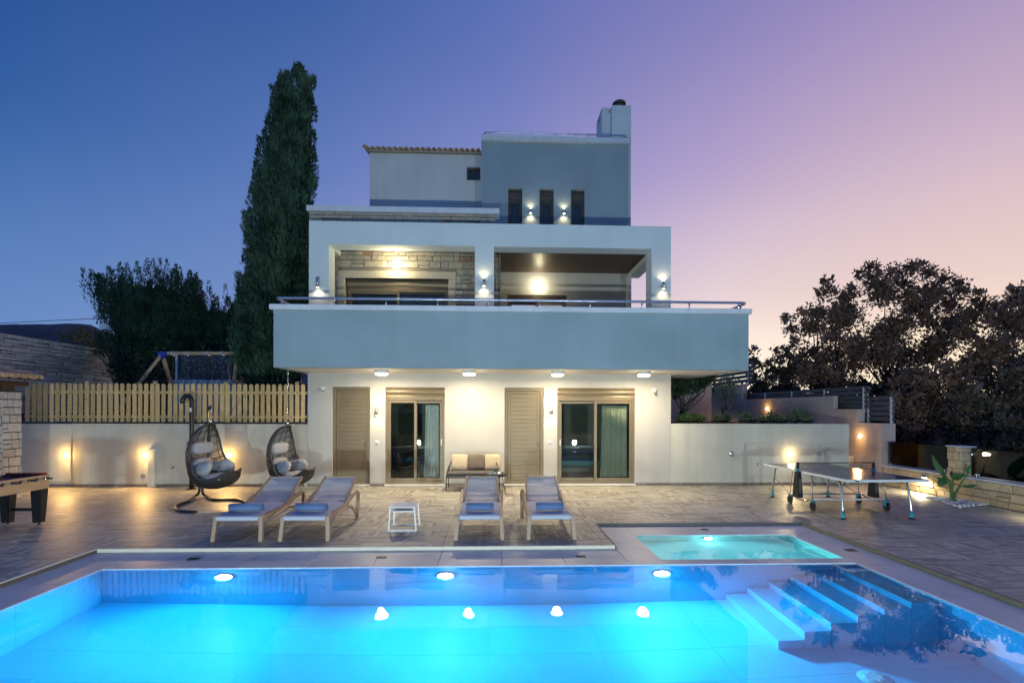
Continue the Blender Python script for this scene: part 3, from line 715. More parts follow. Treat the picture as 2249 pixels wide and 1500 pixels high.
for a, b in DOORS: shutter_door(a, b)

def slider(a, b, z0, z1, box, y, parent, screen_side, curtain=None, name='sliding_window', mirror_handle=False):
    """shutter box on top, outer frame, one glazed leaf and one leaf with insect screen"""
    fr = MB()
    zt = z1 - box
    # convex roller shutter box
    prof = [(y + .0, z1), (y - .0, z1 - .02)] + [(y - .035 * math.sin(PI * k / 8), z1 - .02 - (box - .05) * k / 8) for k in range(1, 9)] + [(y - .004, zt), (y + .1, zt), (y + .1, z1)]
    win = MB().prism(prof, a, b, 'x').build(name, M['bronze'], parent)
    w_ = .06
    fr.cbox(a, a + w_, y, y + .12, z0, zt, .005); fr.cbox(b - w_, b, y, y + .12, z0, zt, .005); fr.cbox(a + w_ + .0005, b - w_ - .0005, y, y + .12, zt - .10, zt, .005); fr.cbox(a + w_ + .0005, b - w_ - .0005, y, y + .12, z0, z0 + w_, .005)
    for x in (a + .28 * 1, b - .28 * 1): fr.ycyl(x, zt - .05, y - .012, y - .001, .011, 8)
    fr.build('frame', M['bronze'], win)
    mid = (a + b) / 2; st = .07
    for side in (0, 1):
        i0, i1 = (a + w_, mid + .035) if side == 0 else (mid - .035, b - w_)
        yy = y + .055 if (side == 0) != (screen_side == 0) else y + .012
        if side == screen_side: yy = y + .012
        else: yy = y + .062
        L = MB(); j0, j1 = z0 + w_ + .002, zt - .102
        L.cbox(i0, i0 + st, yy, yy + .04, j0, j1, .005); L.cbox(i1 - st, i1, yy, yy + .04, j0, j1, .005); L.cbox(i0 + st + .0005, i1 - st - .0005, yy, yy + .04, j1 - st, j1, .005); L.cbox(i0 + st + .0005, i1 - st - .0005, yy, yy + .04, j0, j0 + st * 1.2, .005)
        L.build('leaf', M['bronze'] if side != screen_side else M['bronze'], win)
        gk = MB(); e = .014
        gi0, gi1, gj0, gj1 = i0 + st, i1 - st, j0 + st * 1.2, j1 - st
        gk.box(gi0, gi0 + e, yy + .012, yy + .03, gj0, gj1); gk.box(gi1 - e, gi1, yy + .012, yy + .03, gj0, gj1); gk.box(gi0 + e, gi1 - e, yy + .012, yy + .03, gj1 - e, gj1); gk.box(gi0 + e, gi1 - e, yy + .012, yy + .03, gj0, gj0 + e)
        gk.build('gasket', M['gasket'], win)
        MB().box(gi0 + .003, gi1 - .003, yy + .018, yy + .024, gj0 + .003, gj1 - .003).build('pane', M['glass'], win)
        if side == screen_side:
            sheet_ = MB().add([(gi0 + .004, yy + .006, gj0 + .004), (gi1 - .004, yy + .006, gj0 + .004), (gi1 - .004, yy + .006, gj1 - .004), (gi0 + .004, yy + .006, gj1 - .004)], [(0, 1, 2, 3)])
            sheet_.build('insect_screen', M['screen'], win)
        else:
            hx = (i0 + .02) if side == 0 else (i1 - .045)
            MB().cbox(hx, hx + .026, yy - .018, yy - .001, 1.0 + z0, 1.17 + z0, .005).build('handle', M['white_plastic'], win)
    return win
w1 = slider(SLID[0][0], SLID[0][1], .05, 2.585, .24, YF + .045, villa, 0)
w2 = slider(SLID[1][0], SLID[1][1], .05, 2.585, .24, YF + .045, villa, 1)
for a, b in SLID: MB().cbox(a - .02, b + .02, YF - .045, YF + .279, .004, .048, .006).build('sill', M['sill'], villa)
def curtain(x0, x1, y, z0, z1, n, amp=.035, gather=0.0, bright='curtain'):
    mb = MB(); N = n * 8; vs = []
    rows = 8
    for j in range(rows + 1):
        f = j / rows; z = z0 + (z1 - z0) * f
        for i in range(N + 1):
            s = i / N; ww = (x1 - x0) * (1 - gather * f); x = x1 - ww + ww * s if gather >= 0 else x0 + (x1 - x0) * (1 + gather * f) * s
            vs.append((x + .008 * math.sin(3 * f + i), y + amp * math.sin(s * n * 2 * PI + .5 * math.sin(f * 3)) * (1 - .35 * f) + .012 * math.sin(s * 31), z))
    fs = [(j * (N + 1) + i, j * (N + 1) + i + 1, (j + 1) * (N + 1) + i + 1, (j + 1) * (N + 1) + i) for j in range(rows) for i in range(N)]
    mb.add(vs, fs, True); return mb
def curtain_thing(x0, x1, y, n, label, gather=0):
    mb = curtain(x0, x1, y, .09, 2.12, n, gather=gather); alone(mb, 'curtain', M['curtain'], label, 'curtain', ((x0 + x1) / 2, y, .09))
curtain_thing(-1.86, -1.36, YF + .26, 6, 'pale green curtain gathered behind the right half of the left glass door', .10)
curtain_thing(2.88, 3.62, YF + .26, 10, 'pale green curtain behind the screen of the right-hand glass door', .06)
# a stool and a bed inside the left room
st = thing('wicker_stool', 'brown woven tub seat with curved wooden rim inside the left glass door', 'stool', (-2.35, YF + .62, .04))
MB().lathe(-2.35, YF + .72, .045, [(.26, 0), (.29, .2), (.31, .40), (.30, .42), (.28, .42), (.26, .2)], 24).build('body', pmat('stool_weave', (.085, .06, .045), .8, var=.3, scale=30, stretch=(1, 1, .2)), st)
MB().tube([(-2.35 + .31 * math.cos(a), YF + .72 + .31 * math.sin(a), .48 + .035 * math.cos(2 * a + .6)) for a in [2 * PI * k / 28 for k in range(28)]], .018, 8, closed=True).build('rim', M['beech'], st)
bd = thing('bed', 'low bed with a blue cover inside the room behind the left glass door', 'bed', (-1.6, YF + 1.6, .04))
MB().cbox(-2.6, -.9, YF + 1.15, YF + 2.9, .05, .34, .02).build('base', M['bronze_dark'], bd)
MB().cbox(-2.62, -.88, YF + 1.12, YF + 2.95, .345, .55, .05).build('mattress', pmat('bed_cover', (.10, .22, .34), .9), bd)
bd = thing('bed', 'low bed with a pale cover inside the room behind the right glass door', 'bed', (2.3, YF + 1.6, .04))
MB().cbox(1.3, 3.0, YF + 1.3, YF + 3.0, .05, .34, .02).build('base', M['bronze_dark'], bd)
MB().cbox(1.28, 3.02, YF + 1.28, YF + 3.0, .345, .55, .05).build('mattress', pmat('bed_cover_pale', (.28, .36, .34), .9), bd)

# ---- balcony over the terrace
BX0, BX1, BY = -4.97, 5.95, 11.6
mb = MB(); mb.box(BX0, BX1, BY, BY + .2, ZS, 4.25); mb.box(BX0, BX0 + .2, BY + .201, 16.3, ZS, 4.25); mb.box(BX1 - .2, BX1, BY + .201, 17.5, ZS, 4.25)
mb.build('balcony_wall', M['blue'], villa)
mb = MB(); mb.box(BX0 + .201, BX1 - .201, BY + .201, YF - .001, ZS + .002, 3.25); mb.box(HX1 + .001, BX1 - .201, YF - .0005, 17.4, ZS + .002, 3.25); mb.box(HX0 + .26, HX1 - .26, YF + .29, 17.4, 3.0, 3.25)
mb.build('balcony_slab', M['soffit'], villa)
mb = MB(); mb.cbox(BX0 - .08, BX1 + .06, BY - .05, BY + .26, 4.251, 4.365, .004); mb.cbox(BX0 - .08, BX0 + .26, BY + .261, 16.3, 4.251, 4.365, .004); mb.cbox(BX1 - .26, BX1 + .06, BY + .261, 17.5, 4.251, 4.365, .004)
mb.build('balcony_coping', M['cap'], villa)
# railing: low steel rail on short posts
def rail_thing(name, label, x0, x1, y, zc, rail_h, posts, ends, r=.025):
    t = thing(name, label, 'railing', ((x0 + x1) / 2, y, zc))
    pts = []
    for e, sx in (('l', x0), ('r', x1)):
        pass
    path = []
    yl, yr = y + ends[0], y + ends[1]
    def corner(cx, sgn):
        return [(cx + sgn * -.0, y + .10, zc + rail_h), (cx - sgn * -.0 - sgn * .03, y + .03, zc + rail_h), (cx - sgn * .10, y, zc + rail_h)]
    L = [(x0, yl, zc + rail_h)] + [(x0, y + .10, zc + rail_h), (x0 + .03, y + .03, zc + rail_h), (x0 + .10, y, zc + rail_h)]
    R = [(x1 - .10, y, zc + rail_h), (x1 - .03, y + .03, zc + rail_h), (x1, y + .10, zc + rail_h), (x1, yr, zc + rail_h)]
    MB().tube(L + R, r, 10).build('handrail', M['steel'], t)
    for (px, py) in posts:
        p = MB(); p.cyl(px, py, zc, zc + rail_h - r * .6, r * .62, 10); p.cyl(px, py, zc, zc + .012, r * 1.5, 14); p.build('post', M['chrome'], t)
    return t
def atx(u, v, Y): return W(u, v, Y).x
yr_ = BY + .11
posts = [(atx(u, 662, yr_), yr_) for u in (620, 734, 848, 961, 1070, 1184, 1296, 1410, 1514, 1622)]
xl, xr = atx(606, 652, yr_), atx(1640, 660, yr_)
for k in range(1, 5): posts += [(xl, yr_ + .14 + k * 1.05 - .9), (xr, yr_ + .14 + k * 1.25 - 1.1)]
rail_thing('balcony_railing', 'low brushed steel handrail on short posts along the balcony coping', xl, xr, yr_, 4.365, .17, posts, (4.2, 5.2), .03)

# ---- covered terrace frame
FZ0, FZ1 = 6.29, 6.89
mx0, mx1 = W(1043, 600, YF).x, W(1085, 600, YF).x
FX0, FX1 = -4.80, 4.71
mb = MB(); mb.box(FX0, FX1, YF, YF + .5, FZ0, FZ1); mb.box(FX0, FX0 + .5, YF + .501, 14.38, FZ0, FZ1); mb.box(FX1 - .36, FX1, YF + .501, 16.29, FZ0, FZ1); mb.box(FX0 + .501, FX1 - .361, YF + .501, 16.29, FZ0 + .28, FZ1 - .02)
mb.build('terrace_frame', M['header'], villa)
for a, b in ((FX0, -4.29), (mx0, mx1), (4.19, FX1)):
    MB().box(a, b, YF + .002, YF + .498, 3.255, FZ0 - .001).build('pillar', M['header'], villa)
# inner beam seen on the right and slats of the ceiling
def ceiling(x0, x1, y0, y1):
    c_ = MB().box(x0, x1, y0, y1, FZ0 + .20, FZ0 + .24).build('ceiling', M['gasket'], villa)
    n = int((y1 - y0) / .072); me = MB().cbox(x0 + .01, x1 - .01, 0, .048, FZ0 + .13, FZ0 + .198, .006).mesh('slat', M['slat'], Vector((0, YF, 0)))
    for k in range(n):
        o = bpy.data.objects.new('slat', me); link(o, c_); o.location = (0, y0 + .012 + k * .072, 0)
ceiling(FX0 + .505, mx0 + .05, YF + .505, 14.38)
ceiling(mx0 + .055, FX1 - .365, YF + .505, 16.28)
# rear walls of the terrace
def masonry(parent, x0, x1, z0, z1, y, rows, wmin, wmax, m, kinds, void=(), seed=0, limit=300, gap=.014, depth=.06, proud=.02, axis='x', face=-1, name='stone'):
    """courses of stones on a plane; axis x -> plane y=const facing -y, axis y -> plane x=const (x0,x1 are y values, y is x)"""
    r = random.Random(seed); it = []; z = z0
    hs = []
    while z < z1 - .03:
        h = r.uniform(*rows); h = min(h, z1 - z)
        if z1 - (z + h) < rows[0] * .5: h = z1 - z
        hs.append((z, h)); z += h
    for z, h in hs:
        x = x0 - r.uniform(0, wmin)
        while x < x1:
            ww = r.uniform(wmin, wmax); a, b = max(x, x0), min(x + ww, x1)
            if b - a > .05:
                segs = [(a, b, z, h)]
                for v in void:
                    nn = []
                    for (p, q, zz, hh) in segs:
                        if zz + hh <= v[2] or zz >= v[3] or q <= v[0] or p >= v[1]: nn.append((p, q, zz, hh)); continue
                        if p < v[0] - .04: nn.append((p, v[0], zz, hh))
                        if q > v[1] + .04: nn.append((v[1], q, zz, hh))
                    segs = nn
                for (p, q, zz, hh) in segs:
                    subs = [(p, q, zz, hh)]
                    if hh > rows[0] * 1.35 and r.random() < .30 and q - p > .12:
                        sp_ = r.uniform(.35, .65); subs = [(p, q, zz, hh * sp_), (p, q, zz + hh * sp_, hh * (1 - sp_))]
                    for (p, q, zz, hh) in subs:
                        pr = r.uniform(0, proud); D = depth
                        if axis == 'x': it.append((Vector(((p + q) / 2, y + (D / 2 - pr) * (1 if face < 0 else -1), zz + hh / 2)), q - p - gap, D, hh - gap, None if face < 0 else Matrix.Rotation(PI, 4, 'Z'), r.randrange(len(kinds))))
                        else:
                            R = Matrix.Rotation(PI / 2 if face > 0 else -PI / 2, 4, 'Z')   # unit front is -Y; face>0 -> +X
                            it.append((Vector((y - face * (D / 2 - pr), (p + q) / 2, zz + hh / 2)), q - p - gap, D, hh - gap, R, r.randrange(len(kinds))))
            x += ww
    pieces(it, name, m, parent, limit, kinds)
SK = [unit_block('stone', M['stone'], .05, .25, .09, .035, s_) for s_ in range(5)]
YS = 14.4
door2 = (W(758, 650, YS).x, W(985, 650, YS).x)         # glazed door in the stone wall
zt2 = W(870, 612, YS).z
sx1 = W(1095, 600, YS).x
mb = MB(); wall_grid(mb, [-5.0, sx1 - .03], [3.255, 6.5], [(door2[0], door2[1], 3.3, zt2)], YS + .03, YS + .35); mb.box(FX0 + .3, sx1 - .02, YS + .03, YS + .35, 6.5, 6.88)
sw = mb.build('stone_wall', M['mortar'], villa, recalc=False)
SUR = .21
masonry(sw, -4.9, sx1, 3.4, 6.55, YS, (.12, .26), .14, .50, M['stone'], SK, void=[(door2[0] - SUR, door2[1] + SUR, 3.2, zt2 + SUR)], seed=3, limit=300, depth=.05)
mb = MB()
mb.cbox(door2[0] - SUR, door2[0] - .001, YS - .02, YS + .3, 3.26, zt2 - .001, .01); mb.cbox(door2[1] + .001, door2[1] + SUR, YS - .02, YS + .3, 3.26, zt2 - .001, .01); mb.cbox(door2[0] - SUR, door2[1] + SUR, YS - .02, YS + .3, zt2, zt2 + SUR, .01)
mb.build('door_surround', M['surround'], villa)
wu = slider(door2[0] + .03, door2[1] - .01, 3.3, zt2 - .01, .24, YS + .12, villa, 0)
# side return of the stone wall (right end) with its corner stones
mb = MB(); mb.box(sx1 - .001, sx1 + .02, YS + .04, 16.29, 3.26, 6.48); sr = mb.build('stone_wall', M['mortar'], villa)
masonry(sr, YS + .04, 16.28, 3.4, 6.48, sx1 + .045, (.14, .24), .3, .55, M['stone'], SK, seed=5, axis='y', face=1, depth=.05, limit=60)
# plaster wall at the back right, with a low window just over the balcony coping
YB = 16.3
wx0, wx1 = W(1114, 650, YB).x, W(1245, 650, YB).x; wz1 = W(1180, 648, YB).z
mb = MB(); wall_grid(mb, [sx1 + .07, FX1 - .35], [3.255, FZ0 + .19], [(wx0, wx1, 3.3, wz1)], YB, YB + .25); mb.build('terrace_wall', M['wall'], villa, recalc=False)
slider(wx0, wx1, 3.3, wz1, .12, YB + .05, villa, 1)
mb = MB(); mb.box(W(1380, 700, YB).x, 4.30, YB - .35, YB - .002, 3.26, 6.289); mb.build('pillar', M['header'], villa)
# rooms behind upper glass
mb = MB(); mb.box(door2[0] - .3, door2[1] + .3, YS + 2.5, YS + 2.55, 3.26, 6.4); mb.box(door2[0] - .35, door2[0] - .3, YS + .36, YS + 2.5, 3.26, 6.4); mb.box(door2[1] + .3, door2[1] + .35, YS + .36, YS + 2.5, 3.26, 6.4); mb.box(wx0 - .1, wx1 + .1, YB + 1.5, YB + 1.55, 3.3, 5.3)
mb.build('room', M['room'], villa)
mb = MB(); mb.box(-4.6, 4.6, 13.8, 17.8, 3.251, 3.27); mb.build('terrace_floor', M['concrete'], villa)

# ---- stone parapet band above the frame
bz0, bz1, bz2 = FZ1 - .05, W(890, 468, YS).z, W(890, 456, YS).z
bx0, bx1 = -5.2, W(1088, 470, YS).x
mb = MB(); mb.box(bx0, bx1 - .03, YS + .03, YS + .3, bz0, bz1); mb.box(bx0 + .02, bx0 + .3, YS + .31, 16.9, 5.2, bz1); sb = mb.build('stone_band', M['mortar'], villa)
masonry(sb, bx0, bx1, bz0, bz1, YS, (.12, .2), .18, .5, M['stone'], SK, seed=9, limit=120, depth=.05)
masonry(sb, bx0, FX0 - .05, 4.0, bz0, YS + .1, (.12, .2), .16, .3, M['stone'], SK, seed=10, limit=40, depth=.05)
mb = MB(); mb.box(bx0, FX0 - .02, YS + .131, YS + .3, 3.3, bz0 - .001); mb.build('stone_wall', M['mortar'], villa)
mb = MB(); mb.cbox(bx0 - .05, W(1097, 462, YS).x, YS - .06, YS + .36, bz1 + .001, bz2, .004); mb.build('parapet_coping', M['cap'], villa)
mb = MB(); mb.box(bx0 + .3, bx1, YS + .31, 17.59, bz0, bz1 - .1); mb.build('flat_roof', M['soffit'], villa)

# ---- blue-grey upper block
YU = 16.6
ux0, ux1 = W(1058.5, 400, YU).x, W(1380, 400, YU).x
uz1 = W(1220, 315, YU).z; uz2 = W(1220, 304, YU).z
wins = [(W(a, 450, YU).x, W(b, 450, YU).x) for a, b in ((1116, 1147), (1185, 1216), (1254, 1284))]
uwz = W(1200, 415, YU).z
mb = MB(); wall_grid(mb, [ux0, ux1], [6.6, uz1], [(a, b, 7.3, uwz) for a, b in wins], YU, YU + .25); mb.box(ux0, ux0 + .25, YU + .251, 21, 6.6, uz1); mb.box(ux1 - .25, ux1, YU + .251, 21, 6.6, uz1)
mb.build('upper_wall', M['blue'], villa, recalc=False)
mb = MB(); mb.cbox(ux0 - .03, ux1 + .05, YU - .12, YU + .3, uz1 + .001, uz2, .004); mb.cbox(ux0 - .03, ux0 + .3, YU + .301, 21, uz1 + .001, uz2, .004); mb.cbox(ux1 - .3, ux1 + .05, YU + .301, 21, uz1 + .001, uz2, .004); mb.build('upper_coping', M['cap'], villa)
mb = MB(); mb.box(ux0 + .26, ux1 - .26, YU + .26, 21, uz1 - .5, uz1 - .3); mb.build('flat_roof', M['soffit'], villa)
def narrow_window(a, b):
    z0, z1 = 7.3, uwz; y = YU + .10
    box = .26; zt = z1 - .04 - box
    wn = MB().prism([(y, z1 - .04), (y - .03, z1 - .12), (y - .03, zt + .04), (y, zt), (y + .1, zt), (y + .1, z1 - .04)], a, b, 'x').build('window', M['bronze_dark'], villa)
    fr = MB(); fr.cbox(a, a + .06, y, y + .1, z0, zt, .004); fr.cbox(b - .06, b, y, y + .1, z0, zt, .004); fr.cbox(a + .061, b - .061, y, y + .1, zt - .13, zt, .004)
    fr.ycyl(a + .12, zt - .06, y - .012, y - .001, .012, 8); fr.ycyl(b - .12, zt - .06, y - .012, y - .001, .012, 8)
    fr.cbox(a + .061, a + .10, y + .02, y + .08, z0, zt - .131, .004); fr.cbox(b - .10, b - .061, y + .02, y + .08, z0, zt - .131, .004); fr.cbox(a + .101, b - .101, y + .02, y + .08, zt - .18, zt - .131, .004)
    fr.build('frame', M['bronze_dark'], wn)
    MB().box(a + .10, b - .10, y + .045, y + .052, z0, zt - .18).build('pane', M['glass'], wn)
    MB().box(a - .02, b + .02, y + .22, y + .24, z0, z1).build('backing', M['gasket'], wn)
for a, b in wins: narrow_window(a, b)
# roof rail
yq = YU + .06
ps = [(atx(u, 300, yq), yq) for u in (1073, 1146, 1220, 1293, 1367)]
ps += [(atx(1063, 300, yq), yq + .5), (atx(1378, 305, yq), yq + .5)]
rail_thing('roof_railing', 'thin steel handrail on the coping of the top roof terrace', atx(1063, 296, yq), atx(1377, 302, yq), yq, uz2, .17, ps, (2.5, 2.5), .026)

# ---- white upper block with a tiled eave
YW = 17.6
vx0, vx1 = W(812, 400, YW).x, ux0 + .02
vz1 = W(930, 338, YW).z
swn = (W(1025, 385, YW).x, W(1055, 385, YW).x, W(1040, 397, YW).z, W(1040, 367, YW).z)
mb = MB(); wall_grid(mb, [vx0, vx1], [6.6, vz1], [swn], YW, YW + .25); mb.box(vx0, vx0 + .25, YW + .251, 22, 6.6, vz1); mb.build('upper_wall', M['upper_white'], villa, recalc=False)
a, b, c0, c1 = swn
wn = MB().cbox(a, b, YW + .09, YW + .2, c1 - .08, c1, .004).build('window', M['bronze_dark'], villa)
fr = MB(); fr.cbox(a, a + .07, YW + .1, YW + .2, c0, c1 - .081, .004); fr.cbox(b - .05, b, YW + .1, YW + .2, c0, c1 - .081, .004); fr.cbox(a + .071, b - .051, YW + .1, YW + .2, c0, c0 + .05, .004); fr.build('frame', M['bronze_dark'], wn)
MB().box(a + .07, b - .05, YW + .14, YW + .146, c0 + .05, c1 - .08).build('pane', M['glass'], wn)
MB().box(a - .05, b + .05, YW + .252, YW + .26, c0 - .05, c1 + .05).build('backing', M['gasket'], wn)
MB().cbox(a - .02, b + .02, YW - .03, YW + .09, c0 - .035, c0 - .001, .004).build('sill', M['sill'], wn)
# eave board and barrel tiles running up the slope
roof = MB().add([(vx0 - .12, YW - .12, vz1 + .001), (vx1, YW - .12, vz1 + .001), (vx1, 23, vz1 + 1.25), (vx0 - .12, 23, vz1 + 1.25), (vx0 - .12, YW - .12, vz1 + .03), (vx1, YW - .12, vz1 + .03), (vx1, 23, vz1 + 1.29), (vx0 - .12, 23, vz1 + 1.29)], [(0, 3, 2, 1), (4, 5, 6, 7), (0, 1, 5, 4), (1, 2, 6, 5), (2, 3, 7, 6), (3, 0, 4, 7)]).build('roof', M['surround'], villa)
def barrel(L, r, th=.014, n=8, up=True):
    vs = []
    for y in (0, L):
        rr = r if y == 0 else r * .86
        for q in (rr, rr - th):
            for k in range(n + 1):
                a = PI * k / n; vs.append((q * math.cos(a), y, q * math.sin(a) * .8 * (1 if up else -1)))
    N = n + 1; fs = []
    for k in range(n):
        fs += [(k, k + 1, 2 * N + k + 1, 2 * N + k), (N + k, 3 * N + k, 3 * N + k + 1, N + k + 1), (k, N + k, N + k + 1, k + 1)]
    return MB().add(vs, fs, True)
bt = barrel(.46, .085).mesh('tile', M['roof_tile']); bt2 = barrel(.46, .085, up=False).mesh('tile', M['roof_tile'])
sl = math.atan2(1.26, 5.4)
nt = int((vx1 - vx0 + .2) / .19)
for k in range(nt + 1):
    x = vx0 - .06 + k * .19
    for row in range(2):
        o = bpy.data.objects.new('tile', bt); link(o, roof); o.location = Vector((x, YW - .19 + row * .38 - YF, vz1 + .06 + row * .09)); o.rotation_euler = (sl + rnd.uniform(-.02, .02), 0, rnd.uniform(-.02, .02))
    if k < nt:
        o = bpy.data.objects.new('tile', bt2); link(o, roof); o.location = Vector((x + .095, YW - .17 - YF, vz1 + .10)); o.rotation_euler = (sl, 0, 0)
# rake tiles on the left edge
for k in range(6):
    o = bpy.data.objects.new('tile', bt); link(o, roof); o.location = Vector((vx0 - .12, YW - .2 + k * .38 - YF, vz1 + .10 + k * .09)); o.rotation_euler = (sl, 0, 0)

# ---- chimney: tall stack, lower vented stack beside it, metal cowl
YC = 16.9
cx0, cx1 = W(1344, 300, YC).x, W(1386, 300, YC).x; cz1 = W(1365, 232, YC).z
mb = MB(); mb.box(cx0, cx1, YC, YC + .7, 6.6, cz1); ch = mb.build('chimney', M['header'], villa)
y2 = YC + .25; c0, c1 = W(1322, 250, y2).x, cx0 - .001; z2 = W(1330, 237, y2).z
mb = MB(); mb.box(c0, c1, y2, y2 + .9, 6.6, z2); mb.build('vent_stack', M['cap'], ch)
mb = MB(); mb.box(W(1336, 250, y2).x, W(1341, 250, y2).x, y2 - .006, y2 - .001, W(1340, 249, y2).z, W(1340, 241, y2).z); mb.build('vent_slot', M['surround'], ch); mb = MB(); mb.prism([(y2 + .25, z2 - .1), (y2 + .6, z2 - .1), (y2 + .6, z2 - .3), (y2 + .25, z2 - .3)], c0 - .006, c0 - .001, 'x'); mb.build('vent_slot', M['surround'], ch)
fx = (cx0 + cx1) / 2; fy = YC + .35
mb = MB().lathe(fx, fy, cz1, [(.15, 0), (.15, .06), (.12, .07), (.12, .22)], 20); mb.build('flue', M['steel'], ch)
MB().lathe(fx, fy, cz1 + .22, [(.0, .09), (.17, .10), (.23, .05), (.235, .0), (.22, -.005), (.15, .03), (0, .04)], 24).build('cowl', M['bronze_dark'], ch)
# ================================================================== lamps on the house
WARM = (1.0, .80, .52); AMBER = (1.0, .58, .18); NEUT = (1.0, .78, .45)
for x, lab in ((-2.70, 'round opal ceiling lamp under the balcony, above the left glass door, leftmost'), (-.59, 'round opal ceiling lamp under the balcony above the wall vent'), (1.56, 'round opal ceiling lamp under the balcony above the right up and down light'), (3.69, 'round opal ceiling lamp under the balcony, rightmost of the row')):
    y = 12.3; t = thing('ceiling_lamp', lab, 'ceiling lamp', (x, y, ZS), 'ceiling lamps under the balcony')
    MB().cyl(x, y, ZS - .075, ZS + .0015, .155, 28).build('housing', M['white_plastic'], t)
    MB().lathe(x, y, ZS - .075, [(.148, 0), (.146, -.03), (.12, -.042), (0, -.046)], 28).build('diffuser', M['lamp_white'], t)
    lamp_obj('AREA', 'bulb', t, (x, y, ZS - .126), 54, WARM, shape='DISK', size=.26)
    lamp_obj('POINT', 'glow', t, (x, y - .0, ZS - .17), 9, WARM, shadow_soft_size=.10)
def sconce(p, lab, h=.19, r=.035, out=.09, eu=22, ed=22, cone=150, up=True, group='up and down wall lights'):
    x, y, z = p; t = thing('wall_lamp', lab, 'wall lamp', (x, y, z), group)
    yy = y - out
    b = MB(); b.cyl(x, yy, z - h / 2, z + h / 2, r, 18); b.cbox(x - .02, x + .02, yy, y - .001, z - .03, z + .03, .004); b.build('body', M['chrome'], t)
    b = MB(); b.cyl(x, yy, z - h / 2 - .006, z - h / 2 - .0005, r * .8, 16)
    if up: b.cyl(x, yy, z + h / 2 + .0005, z + h / 2 + .006, r * .8, 16)
    b.build('bulb_face', M['lamp_hot'], t)
    lamp_obj('SPOT', 'beam_down', t, (x, yy, z - h / 2 - .02), ed, NEUT, spot_size=math.radians(cone), spot_blend=1.0, shadow_soft_size=.02)
    if up: lamp_obj('SPOT', 'beam_up', t, (x, yy, z + h / 2 + .02), eu, NEUT, spot_size=math.radians(cone), spot_blend=1.0, shadow_soft_size=.02, rot=(PI, 0, 0))
    return t
sconce(W(828, 904, YF), 'steel up and down light beside the left glass door', ed=8, eu=6)
sconce(W(1210, 903, YF), 'steel up and down light between the right shutter door and the right glass door', ed=8, eu=6)
sconce(W(700, 622, YF), 'steel down light on the left pillar of the covered terrace', ed=5.5, up=False, cone=150, h=.26)
sconce(W(1063, 622, YF), 'steel up and down light on the middle pillar of the covered terrace', ed=5.5, eu=4, cone=150)
sconce(W(1455, 628, YF), 'steel up and down light on the right pillar of the covered terrace', ed=5.5, eu=4, cone=150)
sconce(W(1165, 466, YU), 'small up and down light on the top storey between the left and middle narrow windows', ed=8, eu=5, cone=150, h=.14, r=.04)
sconce(W(1238, 467, YU), 'small up and down light on the top storey between the middle and right narrow windows', ed=8, eu=5, cone=150, h=.14, r=.04)
def globe(p, lab, e, out=.13, r=.12):
    x, y, z = p; t = thing('globe_lamp', lab, 'wall lamp', (x, y, z), 'round lamps in the covered terrace')
    MB().ycyl(x, z, y - .03, y - .001, .06, 16).build('base', M['chrome'], t)
    MB().lathe(x, y - out, z, [(r * math.sin(PI * k / 12), -r * math.cos(PI * k / 12)) for k in range(13)], 24).build('globe', M['lamp_globe'], t)
    lamp_obj('POINT', 'bulb', t, (x, y - out - r - .06, z - .02), e * .55, (1, .84, .50), shadow_soft_size=.10)
p = W(871, 582, 14.3); p.y = YS; globe(p, 'bright round lamp on the stone wall above the terrace door', 62)
p = W(1183, 626, YB - .1); p.y = YB; globe(p, 'bright round lamp on the plaster wall at the back of the covered terrace', 26)
# round amber wall lights
def wall_spot(p, lab, e=15, nrm=(0, -1, 0), r=.055, col=AMBER, group='round amber lights in the garden walls'):
    x, y, z = p; n = Vector(nrm); t = thing('wall_spotlight', lab, 'wall light', (x, y, z), group)
    def C(d0, d1, r_):
        mb = MB().cyl(0, 0, d0, d1, r_, 20); R = Vector((0, 0, 1)).rotation_difference(n).to_matrix().to_4x4()
        mb.v = [tuple(Matrix.Translation(p) @ R @ Vector(q)) for q in mb.v]; return mb
    C(.001, .018, r * 1.25).build('rim', M['chrome'], t); C(.019, .026, r).build('lens', M['lamp_amber'], t)
    lamp_obj('SPOT', 'bulb', t, Vector(p) + n * .06, e * 2.2, col, shadow_soft_size=.045, spot_size=math.radians(160), spot_blend=.9, rot=(n - Vector((0, 0, .75))).to_track_quat('-Z', 'Y').to_euler())
    lamp_obj('POINT', 'glow', t, Vector(p) + n * .16, e * .22, col, shadow_soft_size=.04)
wall_spot(W(148, 999, YF - .04), 'round amber light at the edge of the pale wall panel on the far left', 26)
wall_spot(W(320, 999, YF), 'round amber light beside the white cable duct on the garden wall', 26)
wall_spot(W(503, 999, YF), 'round amber light between the two hanging chairs', 30)
wall_spot(W(1734, 997, YF), 'round pale light on the garden wall behind the table tennis table', 20, col=(1, .75, .38))
wall_spot(WX(1890, 958, 10.5), 'round amber light on the wall beside the garden steps', 16, (-1, 0, 0))
wall_spot(WX(1686, 897, 10.5), 'round amber light on the upper garden wall above the planting', 16, (-1, 0, 0))

